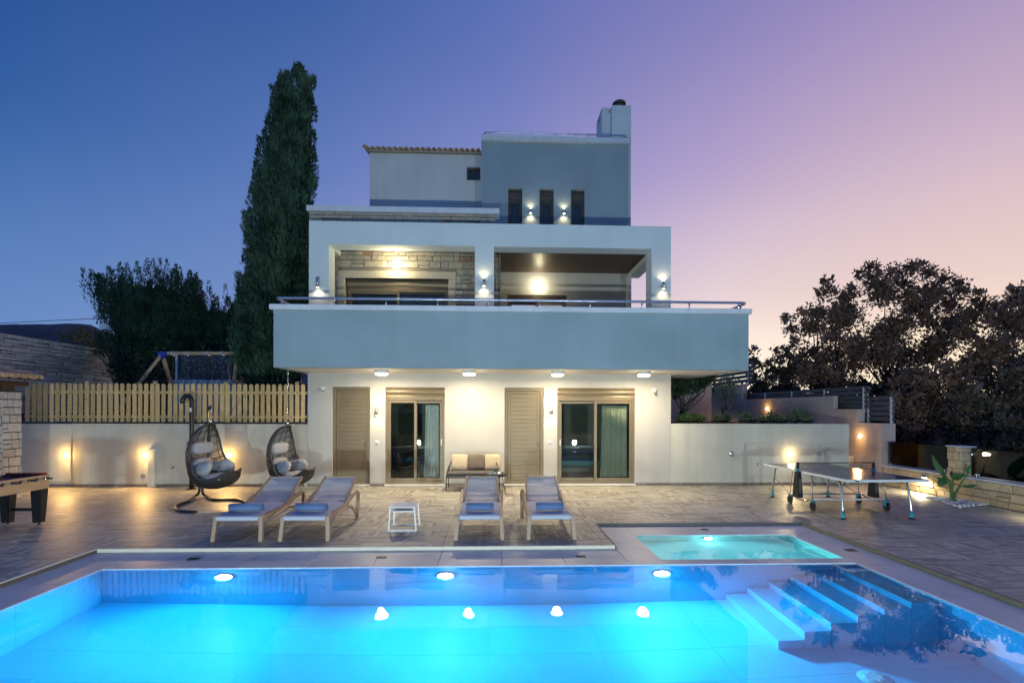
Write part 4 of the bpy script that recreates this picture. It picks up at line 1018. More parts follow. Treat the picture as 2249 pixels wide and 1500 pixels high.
# ================================================================== left garden wall with picket fence
RZ = 1.62
gw = thing('garden_wall', 'cream rendered retaining wall along the left of the terrace under the picket fence', 'wall', (-8.5, YF, 0))
MB().box(-16, HX0 - .002, YF + .002, YF + .25, -.3, RZ).build('wall', M['garden_wall'], gw)
px = W(158, 990, YF).x
MB().cbox(-12.4, px, YF - .04, YF + .001, W(100, 1056, YF).z, RZ - .008, .004).build('panel', M['garden_panel'], gw)
mb = MB()
for k in range(int((HX0 + 13) / .3)):
    mb.cbox(-13 + k * .3, -13 + k * .3 + .296, YF - .012, YF - .0005, .002, .075, .002)
mb.build('skirting', M['skirting'], gw)
MB().cbox(-16, HX0 - .004, YF - .01, YF + .26, RZ + .001, RZ + .035, .003).build('coping', M['black_metal'], gw)
tr = MB(); tr.box(-60, HX0 - .01, YF + .251, 60, -.3, RZ - .05)
struct(tr, 'garden_terrace', M['soil'])

pf = thing('picket_fence', 'natural pine picket fence standing on the left garden wall', 'fence', (-8.3, YF + .06, RZ + .035))
z0, z1 = RZ + .045, W(360, 842, YF).z
xa, xb = W(57, 880, YF).x, W(664, 880, YF).x
N = 48; wd = .098; th = .02
prof = [(-wd / 2, 0), (wd / 2, 0), (wd / 2, z1 - z0 - .045)] + [(wd / 2 * math.cos(a), z1 - z0 - .045 + .045 * math.sin(a)) for a in [PI * k / 6 for k in range(1, 6)]] + [(-wd / 2, z1 - z0 - .045)]
pk = MB().prism(prof, 0, th, 'y').mesh('picket', M['pine'])
for k in range(N):
    o = bpy.data.objects.new('picket', pk); link(o, pf)
    o.location = Vector((xa + (xb - xa) * k / (N - 1) + rnd.uniform(-.006, .006), YF + .04 + rnd.uniform(-.003, .003), z0 + rnd.uniform(-.006, .006))) - wl(pf); o.rotation_euler = (0, rnd.uniform(-.006, .006), 0)
for zz in (z0 + .13, z0 + .76): MB().cbox(xa - .1, xb + .1, YF + .068, YF + .098, zz - .035, zz + .035, .004).build('rail', M['pine'], pf)
for u in (182, 333, 490, 648):
    x = W(u, 840, YF).x; b = MB(); b.cbox(x - .04, x + .04, YF + .10, YF + .18, RZ + .04, z1 + .05, .006); b.build('post', M['pine'], pf)
    MB().cbox(x - .05, x + .05, YF + .09, YF + .19, z1 + .051, z1 + .075, .01).build('post_cap', M['chrome'], pf)
# cable duct, tap, ring, etc.
x0, x1 = W(329, 1020, YF).x, W(343, 1020, YF).x
alone(MB().cbox(x0, x1, YF - .09, YF - .013, .002, W(336, 985, YF).z, .006), 'cable_duct', M['garden_panel'], 'pale vertical cable duct on the garden wall beside the amber light', 'cable duct', ((x0 + x1) / 2, YF - .05, 0))
def tap(p, lab):
    x, y, z = p; t = MB(); t.tube([(x, y - .001, z), (x, y - .07, z), (x, y - .11, z - .03), (x, y - .115, z - .06)], .014, 8); t.ycyl(x, z, y - .012, y - .0005, .03, 14); t.tube([(x - .035, y - .06, z + .035), (x + .035, y - .06, z + .035)], .008, 6); t.tube([(x, y - .06, z), (x, y - .06, z + .035)], .008, 6)
    alone(t, 'garden_tap', M['chrome'], lab, 'tap', (x, y, z))
tap(W(380, 1026, YF), 'small chrome garden tap on the left wall beside the outdoor shower')
tap(W(1664, 1020, YF), 'small chrome garden tap low on the right wall behind the table tennis table')
p = W(314, 1045, YF); t = MB(); t.tube([(p.x + .045 * math.cos(a), p.y - .004, p.z + .045 * math.sin(a)) for a in [2 * PI * k / 20 for k in range(20)]], .006, 6, closed=True)
alone(t, 'wall_outlet', M['gasket'], 'thin round outlet ring low on the left garden wall', 'outlet', p)
p = W(1606, 997, YF); t = thing('wall_fitting', 'round chrome fitting on the right garden wall', 'wall fitting', p)
t_ = MB(); t_.ycyl(p.x, p.z, p.y - .03, p.y - .001, .065, 20); t_.build('rim', M['chrome'], t); MB().ycyl(p.x, p.z, p.y - .075, p.y - .0305, .045, 16, .03).build('nozzle', M['steel'], t)
# on the house wall
p = W(1035, 859, YF); t = thing('wall_vent', 'round white air vent high on the wall between the doors', 'vent', p)
MB().ycyl(p.x, p.z, p.y - .014, p.y - .001, .078, 28).build('rim', M['white_plastic'], t)
for k in range(7): MB().box(p.x - math.sqrt(max(0, .06 ** 2 - (-.054 + k * .018) ** 2)), p.x + math.sqrt(max(0, .06 ** 2 - (-.054 + k * .018) ** 2)), p.y - .018, p.y - .0145, p.z - .054 + k * .018 - .004, p.z - .054 + k * .018 + .004).build('louvre', M['fence_post'], t)
for u, v, lab in ((828, 971, 'square white switch below the left up and down light'), (1207, 970, 'square white switch below the right up and down light')):
    p = W(u, v, YF); t = thing('wall_switch', lab, 'switch', p); MB().cbox(p.x - .045, p.x + .045, p.y - .012, p.y - .001, p.z - .045, p.z + .045, .004).build('plate', M['white_plastic'], t); MB().cbox(p.x - .03, p.x + .03, p.y - .03, p.y - .0125, p.z - .025, p.z + .03, .006).build('cover', M['cap'], t)
def seccam(u, v, s, lab):
    p = W(u, v, YF); t = thing('security_camera', lab, 'camera', p)
    MB().cbox(p.x - .055, p.x + .055, p.y - .05, p.y - .001, p.z + .03, p.z + .10, .006).build('mount', M['white_plastic'], t)
    d = Vector((.5 * s, -.75, -.35)).normalized(); q = Vector((p.x, p.y - .07, p.z + .02))
    MB().tube([(p.x, p.y - .03, p.z + .03), (p.x, p.y - .06, p.z + .0)], .015, 8).build('arm', M['white_plastic'], t)
    MB().tube([q - d * .05, q + d * .09], .034, 14).build('body', M['white_plastic'], t)
    MB().tube([q + d * .0905, q + d * .098], .024, 14).build('lens', M['gasket'], t)
seccam(709, 858, .9, 'white security camera on the wall left of the left shutter door')
seccam(1437, 861, -.8, 'white security camera on the wall right of the right glass door')

# ================================================================== right garden wall, steps, boundary walls
gx = W(1865, 990, YF).x
rw = thing('garden_wall', 'cream rendered retaining wall on the right behind the table tennis table', 'wall', (7.1, YF, 0))
MB().box(HX1 + .002, gx, YF + .002, YF + .22, -.3, 1.645).build('wall', M['garden_wall'], rw)
mb = MB()
for k in range(int((gx - HX1) / .3)): mb.cbox(HX1 + k * .3 + .003, HX1 + k * .3 + .297, YF - .012, YF - .0005, .002, .075, .002)
mb.build('skirting', M['skirting'], rw)
tr = MB(); tr.box(HX1 + .01, gx - .15, YF + .221, 40, -.3, 1.55); tr.box(gx - .1499, 10.49, 16.2, 40, -.3, 1.53)
struct(tr, 'garden_bed', M['soil'])
st = thing('garden_steps', 'narrow flight of stone steps between the garden wall and the boundary wall', 'steps', (9.95, 13.9, 0))
for k in range(9): MB().cbox(gx - .149, 10.493, 13.42 + k * .30, 13.42 + (k + 1) * .30 + .03, (k) * .17 + .0, (k + 1) * .17, .008).build('step', M['concrete'], st)
bw = thing('boundary_wall', 'stepped pale rendered boundary wall on the right, climbing towards the back', 'wall', (10.6, 13.3, 0))
mb = MB(); BXw = 10.5
mb.box(BXw, BXw + .38, 13.3, 14.22, -.3, 1.66); mb.box(BXw, BXw + .22, 14.2205, 15.25, -.3, 2.05); mb.box(BXw, BXw + .14, 15.2505, 21, -.3, 2.46); mb.box(BXw, BXw + .22, 21.0005, 26, -.3, 3.12); mb.build('wall', M['pink_wall'], bw)
def slat_fence(y0, y1, z0, z1, n, X, lab, posts, group=None):
    t = thing('slat_fence', lab, 'fence', (X, (y0 + y1) / 2, z0), group); pitch = (z1 - z0) / n
    me = MB().cbox(X, X + .03, y0, y1, 0, pitch * .80, .004)
    m_ = me.mesh('slat', M['fence_slat'], wl(t))
    for k in range(n):
        o = bpy.data.objects.new('slat', m_); link(o, t); o.location = (0, 0, z0 + k * pitch)
    for y in posts: MB().cbox(X - .0, X + .035, y - .035, y + .035, z0 - .12, z1 - .04, .004).build('post', M['fence_post'], t); MB().cbox(X - .022, X - .0005, y - .028, y + .028, z0 - .12, z1 - .06, .004).build('post', M['fence_post'], t)
slat_fence(14.15, 21.4, 2.07, 2.75, 5, BXw + .28, 'long dark horizontal slat fence on top of the boundary wall', (14.35, 16.1, 17.9, 19.7))
slat_fence(13.32, 15.3, 1.72, 2.44, 5, BXw + .34, 'short dark horizontal slat fence standing at the front end of the boundary wall', (13.4, 14.25))
slat_fence(20.6, 27, 3.2, 4.1, 5, BXw + .26, 'dark horizontal slat fence high up at the back, seen just under the balcony', (21, 23, 25))
ww = thing('garden_wall', 'terracotta coloured garden wall seen behind the small trees', 'wall', (7.6, 20, 1.5))
MB().box(5.2, 8.75, 20, 20.25, 1.5, 3.12).build('wall', M['pink_wall'], ww)
st = thing('garden_steps', 'dark steps climbing at the back of the garden beside the terracotta wall', 'steps', (9.5, 20.5, 1.5))
for k in range(8): MB().cbox(8.76, 10.49, 20.4 + k * .32, 20.4 + (k + 1) * .32 + .03, 1.5, 1.5 + (k + 1) * .17, .008).build('step', M['concrete'], st)

# low sandstone wall with glass balustrade
ls = thing('stone_wall', 'low golden sandstone wall with a glass balustrade along the right of the terrace', 'wall', (10.7, 10, 0))
LX = 10.5
mb = MB(); mb.box(LX + .03, LX + .32, 1, 13.295, -.3, .50); mb.build('core', M['mortar'], ls)
GK = [unit_block('stone', M['gold_stone'], .04, .25, .07, .03, s_ + 20) for s_ in range(5)]
masonry(ls, 3.5, 13.28, .0, .50, LX, (.13, .21), .22, .60, M['gold_stone'], GK, seed=21, axis='y', face=-1, limit=260, depth=.06, proud=.025, gap=.012)
mb = MB()
for k in range(12): mb.cbox(LX - .02, LX + .34, 1.3 + k * 1.0, 1.3 + (k + 1) * 1.0 - .01, .501, .548, .005)
mb.build('coping', M['coping'], ls)
PK = [unit_block('stone', M['gold_stone'], .03, .12, .04, .015, s_ + 40) for s_ in range(4)]
def stone_pillar(x0, x1, y0, y1, z0, z1, lab, parent=None, rows=(.16, .24), m='gold_stone', kinds=PK, cap=True):
    t = parent or thing('stone_pillar', lab, 'pillar', ((x0 + x1) / 2, (y0 + y1) / 2, z0))
    MB().box(x0 + .03, x1 - .03, y0 + .03, y1 - .03, z0, z1).build('core', M['mortar'], t)
    masonry(t, x0 + .0, x1 - .0, z0, z1, y0, rows, .12, .3, M[m], kinds, seed=31, depth=.05, proud=.012, limit=100)
    masonry(t, y0 + .03, y1 - .03, z0, z1, x0, rows, .12, .3, M[m], kinds, seed=32, axis='y', face=-1, depth=.05, proud=.012, limit=100)
    masonry(t, y0 + .03, y1 - .03, z0, z1, x1, rows, .12, .3, M[m], kinds, seed=33, axis='y', face=1, depth=.05, proud=.012, limit=100)
    if cap: MB().cbox(x0 - .01, x1 + .01, y0 - .01, y1 + .01, z1 + .001, z1 + .03, .008).build('cap', M['coping'], t)
    return t
stone_pillar(LX - .03, LX + .33, 10.95, 11.33, .549, 1.18, 'square sandstone pillar between the glass balustrade panels behind the big-leaved plant')
gb = thing('glass_balustrade', 'clear glass balustrade panels standing on the low sandstone wall', 'balustrade', (LX + .16, 10, .55))
for a, b in ((11.42, 13.27), (9.1, 10.88), (7.2, 9.06), (5.3, 7.16)):
    MB().box(LX + .145, LX + .157, a, b, .575, 1.17).build('pane', M['clear'], gb)
    for y in (a + .12, b - .12):
        MB().cbox(LX + .12, LX + .18, y - .025, y + .025, .549, .62, .004).build('clamp', M['chrome'], gb)
for y, z in ((11.40, 1.02), (10.87, 1.02)): MB().cbox(LX + .12, LX + .18, y - .03, y + .03, z, z + .05, .004).build('clamp', M['chrome'], gb)
# path light on the wall and an added stand-in beyond the glass
def eyelid(p, lab, e, n=(-1, 0, 0)):
    x, y, z = p; t = thing('step_light', lab, 'wall light', (x, y, z), 'half-moon lights by the sandstone wall')
    MB().lathe(x - .02, y, z, [(.07, -.01), (.068, .012), (.045, .035), (0, .045)], 18).build('hood', M['chrome'], t)
    MB().cyl(x - .02, y, z - .018, z - .0105, .05, 16).build('lens', M['lamp_hot'], t)
    lamp_obj('SPOT', 'bulb', t, (x - .09, y, z - .03), e, (1, .83, .50), spot_size=math.radians(165), spot_blend=.5, shadow_soft_size=.04)
eyelid(WX(2031, 1047, LX - .03), 'half-moon light on the sandstone wall behind the right end of the table tennis table', 42)
eyelid((LX - .03, 8.6, .42), 'half-moon light on the sandstone wall near the right edge of the picture', 60)
p = WX(2200, 999, LX + .75); eyelid(p, 'half-moon light added beyond the glass balustrade, standing in for a bright spot on it', 3)  # added lamp, stands in for a bright spot on the glass
MB_ = MB().cyl(p.x - .02, p.y, -.35, p.z - .03, .02, 10); alone(MB_, 'stand_in_post', M['black_metal'], 'thin dark post added to carry the stand-in half-moon light beyond the glass balustrade', 'added post', (p.x - .02, p.y, -.35))  # made-up post, only there to hold the added lamp

# ================================================================== far left: stone barbecue pillar with tiled roof
bb = thing('barbecue_shelter', 'pale stone pillar with a small clay-tiled roof at the left edge', 'shelter', (-11.1, 11.7, 0))
bx1 = W(3, 950, 11.2).x; bx0 = bx1 - .5
SP = [unit_block('stone', M['pale_stone'], .025, .12, .04, .012, s_ + 60) for s_ in range(5)]
def pale_pillar(x0, x1, y0, y1, z0, z1):
    MB().box(x0 + .03, x1 - .03, y0 + .03, y1 - .03, z0, z1 - .01).build('core', M['mortar_dark'], bb)
    masonry(bb, x0, x1, z0, z1, y0, (.15, .21), .12, .34, M['pale_stone'], SP, seed=51, depth=.05, proud=.01, limit=100, gap=.02)
    masonry(bb, y0 + .03, y1 - .03, z0, z1, x1, (.15, .21), .12, .34, M['pale_stone'], SP, seed=52, axis='y', face=1, depth=.05, proud=.01, limit=100, gap=.02)
pz = W(25, 860, 11.4).z
pale_pillar(bx0, bx1, 11.2, 11.7, 0, pz)
rz = W(50, 834, 11.4).z
MB().cbox(bx0 - .4, bx1 - .06, 11.32, 11.58, pz + .001, rz - .06, .01).build('beam', M['teak'], bb)
MB().cbox(bx1 - .26, bx1 - .04, 8.6, 11.9, rz - .13, rz - .02, .01).build('beam', M['teak'], bb)
re = WX(90, 833, bx1 + .30).x; ye = WX(90, 833, re).y
MB().add([(re - 2.6, 8.4, rz + .55), (re, 8.4, rz), (re, ye, rz), (re - 2.6, ye, rz + .55), (re - 2.6, 8.4, rz + .58), (re, 8.4, rz + .03), (re, ye, rz + .03), (re - 2.6, ye, rz + .58)], [(0, 3, 2, 1), (4, 5, 6, 7), (0, 1, 5, 4), (1, 2, 6, 5), (2, 3, 7, 6), (3, 0, 4, 7)]).build('roof_board', M['teak'], bb)
bt3 = barrel(.46, .105, .018).mesh('roof_tile', M['roof_tile']); bt4 = barrel(.46, .10, .018, up=False).mesh('roof_tile', M['roof_tile'])
sl2 = math.atan2(.55, 2.6)
for k in range(15):
    for row in range(6):
        o = bpy.data.objects.new('roof_tile', bt3); link(o, bb); o.location = Vector((re + .04 - row * .38, ye - .08 - k * .225, rz + .045 + row * .083)) - wl(bb); o.rotation_euler = (sl2, 0, PI / 2 + rnd.uniform(-.03, .03))
    o = bpy.data.objects.new('roof_tile', bt4); link(o, bb); o.location = Vector((re + .03, ye - .19 - k * .225, rz + .10)) - wl(bb); o.rotation_euler = (sl2, 0, PI / 2)
for k in range(6):
    o = bpy.data.objects.new('ridge_tile', bt3); link(o, bb); o.location = Vector((re - .30 - k * .38, ye + .0, rz + .13 + k * .083)) - wl(bb); o.rotation_euler = (sl2, 0, PI / 2)

# far left: coursed stone retaining wall, hills, cable
fw = thing('stone_wall', 'long coursed grey stone retaining wall rising behind the picket fence', 'wall', (-20, 21, 1.5))
FXw = -19.6; ztop = WX(3, 731, FXw).z
MB().box(FXw - .5, FXw - .03, 16, 27.6, 1.5, ztop).build('core', M['mortar_dark'], fw)
FK = [unit_block('stone', M['grey_stone'], .08, .35, .14, .10, s_ + 80) for s_ in range(5)]
masonry(fw, 18.2, 27.6, 1.8, ztop, FXw, (.10, .25), .2, .8, M['grey_stone'], FK, seed=81, axis='y', face=1, limit=300, depth=.10, proud=.05, gap=.02)
lw = thing('stone_wall', 'low grey stone wall crossing behind the swing', 'wall', (-16.5, 27.6, 1.5))
lz = W(300, 836, 27.6).z
MB().box(FXw, -12, 27.63, 28.1, 1.5, lz).build('core', M['mortar_dark'], lw)
masonry(lw, FXw, -12.5, 2.6, lz, 27.6, (.14, .22), .3, .7, M['grey_stone'], FK, seed=82, limit=120, depth=.10, proud=.05, gap=.02)
pl = sheet(-60, FXw - .4, 15, 60, ztop - .5); o = struct(pl, 'upper_ground', M['ground'])
# hills
hv = []; prof_ = [(-700, 46), (-420, 60), (-290, 62), (-262, 50), (-235, 46), (-205, 40), (-170, 34), (-120, 27), (-60, 22), (60, 12), (700, 6)]
def hz(x):
    for (a, h0), (b, h1) in zip(prof_, prof_[1:]):
        if a <= x <= b: return h0 + (h1 - h0) * (x - a) / (b - a)
    return 6
nx = 160; mbh = MB(); vs = []
for j in range(9):
    f = j / 8
    for i in range(nx + 1):
        x = -700 + 1400 * i / nx; n_ = noise.fractal(Vector((x * .02, j * .4, 0)), 1, 2, 5)
        vs.append((x * (1 - .12 * (1 - f)), 260 + 110 * f + n_ * 8, -1 + (hz(x) + n_ * 4) * math.sin(f * PI / 2)))
mbh.add(vs, [(j * (nx + 1) + i, j * (nx + 1) + i + 1, (j + 1) * (nx + 1) + i + 1, (j + 1) * (nx + 1) + i) for j in range(8) for i in range(nx)], True)
struct(mbh, 'hills', M['hill'])
a, b = W(40, 708, 40), W(225, 699, 34); mb = MB().tube([a + (b - a) * f for f in [-1 + 2.1 * k / 12 for k in range(13)]], .022, 5)
alone(mb, 'power_cable', M['gasket'], 'thin dark overhead cable crossing the sky at the far left', 'cable', a)
# ================================================================== furniture
def pillow(wx, wy, wz, T=None, e=.55, wr=.0, seed=0, n=26, corners=0.0):
    """puffed cushion, smooth superellipsoid with optional pulled corners and wrinkles"""
    mb = MB(); vs = []; m_ = n // 2
    sg = lambda a, p: math.copysign(abs(a) ** p, a)
    for j in range(m_ + 1):
        ph = -PI / 2 + PI * j / m_
        for i in range(n):
            th = 2 * PI * i / n
            cx, sx_, cp, sp_ = math.cos(th), math.sin(th), math.cos(ph), math.sin(ph)
            x = sg(cp, .55) * sg(cx, e); y = sg(cp, .55) * sg(sx_, e); z = sg(sp_, .8)
            k = 1 + corners * (abs(x) ** 4 * abs(y) ** 4)
            fl = 1 - .5 * corners * (abs(x) ** 3 + abs(y) ** 3) / 2
            nn = wr * noise.noise(Vector((x * 3 + seed, y * 3, z * 3)))
            p = Vector((x * k * wx / 2, y * k * wy / 2, z * fl * wz / 2)) * (1 + nn)
            vs.append(T @ p if T is not None else p)
    fs = [(j * n + i, j * n + (i + 1) % n, (j + 1) * n + (i + 1) % n, (j + 1) * n + i) for j in range(m_) for i in range(n)]
    return mb.add(vs, fs, True)

# ---- sun loungers
def lounger(label, X, Y):
    t = thing('sun_lounger', label, 'sun lounger', (0, 0, 0), 'sun loungers facing the pool')
    for s in (-1, 1):
        r = MB(); r.bar((s * .335, .02, .335), (s * .335, .95, .375), .045, .062); r.bar((s * .335, .94, .375), (s * .345, 1.28, .46), .045, .07); r.bar((s * .345, 1.26, .455), (s * .355, 1.60, .50), .045, .055)
        r.build('side_rail', M['taupe'], t, local=True)
        l = MB(); l.bar((s * .335, .06, .37), (s * .355, .0, 0), .055, .065, (0, 1, 0)); l.cbox(s * .335 - .035, s * .335 + .035, .02, .10, .34, .385, .012); l.build('leg', M['taupe'], t, local=True)
        l = MB(); pts = [(s * .357, 1.56, .505), (s * .36, 1.66, .485), (s * .36, 1.685, .40), (s * .36, 1.65, .20), (s * .36, 1.61, .0)]
        l.tube(pts, [.028, .034, .034, .031, .033], 6); l.build('leg', M['taupe'], t, local=True)
        b = MB(); b.tube([(s * .345, .16, .24), (s * .345, .40, .29), (s * .35, .75, .325), (s * .35, 1.05, .335), (s * .355, 1.25, .29), (s * .358, 1.42, .19), (s * .36, 1.60, .04)], .026, 6); b.bar((s * .345, .98, .33), (s * .345, 1.12, .42), .03, .05); b.build('brace', M['taupe'], t, local=True)
    # seat sling, slightly sagging, wrapped over the foot bar
    def sling(y0, z0_, y1, z1_, hw0, hw1, sag, name):
        mb = MB(); nx, ny = 8, 10; vs = []
        for j in range(ny + 1):
            f = j / ny
            for i in range(nx + 1):
                g_ = i / nx * 2 - 1; hw = hw0 + (hw1 - hw0) * f
                vs.append((g_ * hw, y0 + (y1 - y0) * f, z0_ + (z1_ - z0_) * f - sag * (1 - g_ * g_) * math.sin(PI * f)))
        mb.add(vs, [(j * (nx + 1) + i, j * (nx + 1) + i + 1, (j + 1) * (nx + 1) + i + 1, (j + 1) * (nx + 1) + i) for j in range(ny) for i in range(nx)], True)
        return mb.build(name, M['sling'], t, local=True)
    s_ = sling(.0, .378, 1.10, .405, .31, .31, .02, 'seat')
    s_.data.materials[0] = M['sling_solid']
    MB().cbox(-.315, .315, -.03, .03, .318, .382, .018).build('foot_bar', M['sling_solid'], t, local=True)
    bk = sling(1.12, .41, 1.80, .725, .285, .262, .012, 'backrest')
    d = MB()
    for s in (-1, 1): d.bar((s * .303, 1.08, .395), (s * .282, 1.82, .735), .036, .045)
    d.bar((-.275, 1.81, .728), (.275, 1.81, .728), .03, .03); d.tube([(-.29, 1.14, .39), (-.15, 1.18, .375), (0, 1.19, .37), (.15, 1.18, .375), (.29, 1.14, .39)], .025, 6)
    d.build('back_frame', M['taupe'], t, local=True)
    c_ = MB(); c_.bar((-.33, 1.50, .43), (.33, 1.50, .43), .04, .03); c_.bar((-.33, .62, .33), (.33, .62, .33), .04, .03); c_.build('crossbar', M['taupe'], t, local=True)
    t.location = (X, Y, 0); return t
m_, t_, b_ = mat('sling_solid'); M['sling_solid'] = m_
b_.inputs['Base Color'].default_value = (.36, .38, .45, 1); b_.inputs['Roughness'].default_value = .75
vo = ND(t_, 'ShaderNodeTexChecker'); vo.inputs['Scale'].default_value = 220; vo.inputs[1].default_value = (.52, .54, .60, 1); vo.inputs[2].default_value = (.42, .44, .50, 1); t_.links.new(vo.outputs[0], b_.inputs['Base Color'])
LX_ = [(-3.86, 'leftmost lounger of the left pair, partly hiding the rear hanging chair'), (-2.86, 'right lounger of the left pair, beside the white side table'), (-.215, 'left lounger of the right pair, in front of the sofa'), (.895, 'rightmost lounger, nearest the small pool')]
proto = None
for X, lab in LX_:
    if proto is None: proto = lounger('grey sun lounger, ' + lab, X, 7.77)
    else:
        c_ = copy_tree(proto); c_.location = (X, 7.77, 0); c_['label'] = 'grey sun lounger, ' + lab
# rolled towels
def towel(X, Y, w_, label, rz):
    mb = MB(); n = 60; th = .011; vs = []
    def sp_(k, o):
        a = 3.2 * 2 * PI * k / n + 1.2; r = .008 + .052 * k / n + o; return (r * math.cos(a) * 1.18, r * math.sin(a))
    for xx in (-w_ / 2, w_ / 2):
        for k in range(n + 1):
            for o in (0, th): a, b = sp_(k, o); vs.append((xx + (.006 * math.sin(k * .9)), a, .062 + b * .95))
    N2 = 2 * (n + 1); fs = []
    for k in range(n):
        i = 2 * k; fs += [(i, i + 2, N2 + i + 2, N2 + i), (i + 1, N2 + i + 1, N2 + i + 3, i + 3), (i, i + 1, i + 3, i + 2), (N2 + i, N2 + i + 2, N2 + i + 3, N2 + i + 1)]
    mb.add(vs, fs, True)
    o = mb.build('rolled_towel', M['towel'], None, local=True); o.location = (X, Y, .386); o.rotation_euler = (0, 0, rz)
    tag(o, label, 'towel', 'rolled blue towels on the loungers')
towel(-3.90, 8.13, .50, 'rolled blue towel on the leftmost lounger', .03)
towel(-2.88, 8.13, .48, 'rolled blue towel on the lounger beside the white side table', -.02)
towel(-.215, 8.10, .43, 'rolled blue towel on the lounger in front of the sofa', .0)
towel(.91, 8.12, .43, 'rolled blue towel on the rightmost lounger', .02)

# ---- white side table
t = thing('side_table', 'low white metal side table with two levels standing between the lounger pairs', 'table', (-1.50, 8.5, 0))
x0, x1, y0, y1 = -1.71, -1.285, 8.36, 8.80
MB().cbox(x0 - .0, x1 + .0, y0, y1, .385, .405, .006).build('tabletop', M['white_paint'], t)
for k in range(7): MB().cbox(x0 + .02 + k * .057, x0 + .065 + k * .057, y0 + .01, y1 - .01, .4055, .41, .002).build('slat', M['white_paint'], t)
for sx in (0, 1):
    for sy in (0, 1):
        xa_, ya_ = (x0 + .015, x1 - .015)[sx], (y0 + .015, y1 - .015)[sy]; dx = -.02 if sx == 0 else .03
        MB().bar((xa_, ya_, .386), (xa_ + dx, ya_, .012), .022, .022).build('leg', M['white_paint'], t)
for y in (y0 + .015, y1 - .015): MB().cbox(x0 - .018, x1 + .028, y - .011, y + .011, .0, .022, .004).build('foot_rail', M['white_paint'], t)
MB().cbox(x0 + .03, x1 - .03, y0 + .09, y1 - .05, .30, .318, .005).build('lower_shelf', M['white_paint'], t)
MB().bar((x0 + .01, y0 + .09, .309), (x1, y0 + .09, .309), .016, .016).build('shelf_rail', M['white_paint'], t)

# ---- sofa with cushions, tray table
sx0, sx1, sy0, sy1 = -1.15, .15, 12.38, 13.05
t = thing('outdoor_sofa', 'two-seat outdoor sofa with thin dark frame and charcoal seat pad against the wall', 'sofa', (-.5, 12.7, 0))
for x in (sx0, sx1):
    for y in (sy0, sy1 - .03): MB().tube([(x, y, 0), (x, y, .34)], .012, 8).build('leg', M['black_metal'], t)
mb = MB()
for y in (sy0, sy1 - .03): mb.tube([(sx0, y, .34), (sx1, y, .34)], .014, 8)
for x in (sx0, sx1): mb.tube([(x, sy0, .34), (x, sy1 - .03, .34)], .014, 8)
mb.build('seat_frame', M['black_metal'], t)
mb = MB()
mb.tube([(sx0, sy0, .34), (sx0 + .02, sy0 + .10, .52), (sx0 + .10, sy1 - .06, .74), (sx0 + .17, sy1, .765), (sx1 - .17, sy1, .765), (sx1 - .10, sy1 - .06, .74), (sx1 - .02, sy0 + .10, .52), (sx1, sy0, .34)], .013, 8); mb.build('back_frame', M['black_metal'], t)
mb = MB()
for k in range(26):
    f = (k + .5) / 26; x = sx0 + .13 + (sx1 - sx0 - .26) * f
    mb.tube([(x + .02, sy1 - .02, .38), (x, sy1, .755)], .004, 4)
for s in (0, 1):
    for k in range(7):
        f = k / 7; xx = (sx0, sx1)[s]; mb.tube([(xx, sy0 + .1 + .5 * f, .35), (xx + (.02 + .08 * f) * (1, -1)[s], sy0 + .1 + .48 * f, .52 + .22 * f)], .004, 4)
mb.build('rope_weave', M['cushion_sofa'], t)
MB().cbox(sx0 + .01, sx1 - .01, sy0 + .0, sy1 - .08, .356, .47, .03).build('seat_cushion', M['cushion_sofa'], t)
def sofacush(x, w_, m, lab, rz, s):
    o = pillow(w_, .42, .16, None, e=.42, wr=.05, seed=s, corners=.14).build('cushion', M[m], None, local=True)
    o.location = (x, sy1 - .17, .66); o.rotation_euler = (PI / 2 - .28, rz, 0); tag(o, lab, 'cushion', 'scatter cushions on the sofa')
sofacush(-.86, .42, 'cream', 'cream square cushion at the left end of the sofa', .04, 1)
sofacush(-.43, .46, 'brown_cushion', 'dark brown square cushion in the middle of the sofa', -.06, 2)
sofacush(-.02, .42, 'cream', 'cream square cushion at the right end of the sofa', -.05, 3)
t = thing('tray_table', 'round navy tray table on thin splayed legs in front of the sofa', 'table', (.06, 12.0, 0))
MB().lathe(.06, 12.0, .0, [(0, .452), (.24, .452), (.255, .455), (.262, .50), (.27, .50), (.268, .445), (.25, .435), (0, .435)], 36).build('tray', M['tray'], t)
for a in (-.55, PI / 2 + .5, PI + .15): MB().tube([(.06 + .17 * math.cos(a), 12.0 + .17 * math.sin(a), .436), (.06 + .27 * math.cos(a), 12.0 + .27 * math.sin(a), 0)], .009, 8).build('leg', M['black_metal'], t)
t = thing('potted_plant', 'tiny succulent in a white pot on the round tray table', 'plant', (.03, 12.02, .4525))
MB().lathe(.03, 12.02, .453, [(0, 0), (.03, 0), (.04, .07), (.034, .07), (.032, .055), (0, .055)], 16).build('pot', M['white_paint'], t)
for k in range(14):
    a = k * 2.4; l = .05 + .02 * (k % 3); e_ = .6 + .04 * k; d = Vector((math.cos(a) * math.cos(e_), math.sin(a) * math.cos(e_), math.sin(e_)))
    b0 = Vector((.03, 12.02, .51)); MB().tube([b0, b0 + d * l * .5, b0 + d * l], [.006, .007, .001], 5).build('leaf', M['strelitzia'], t)

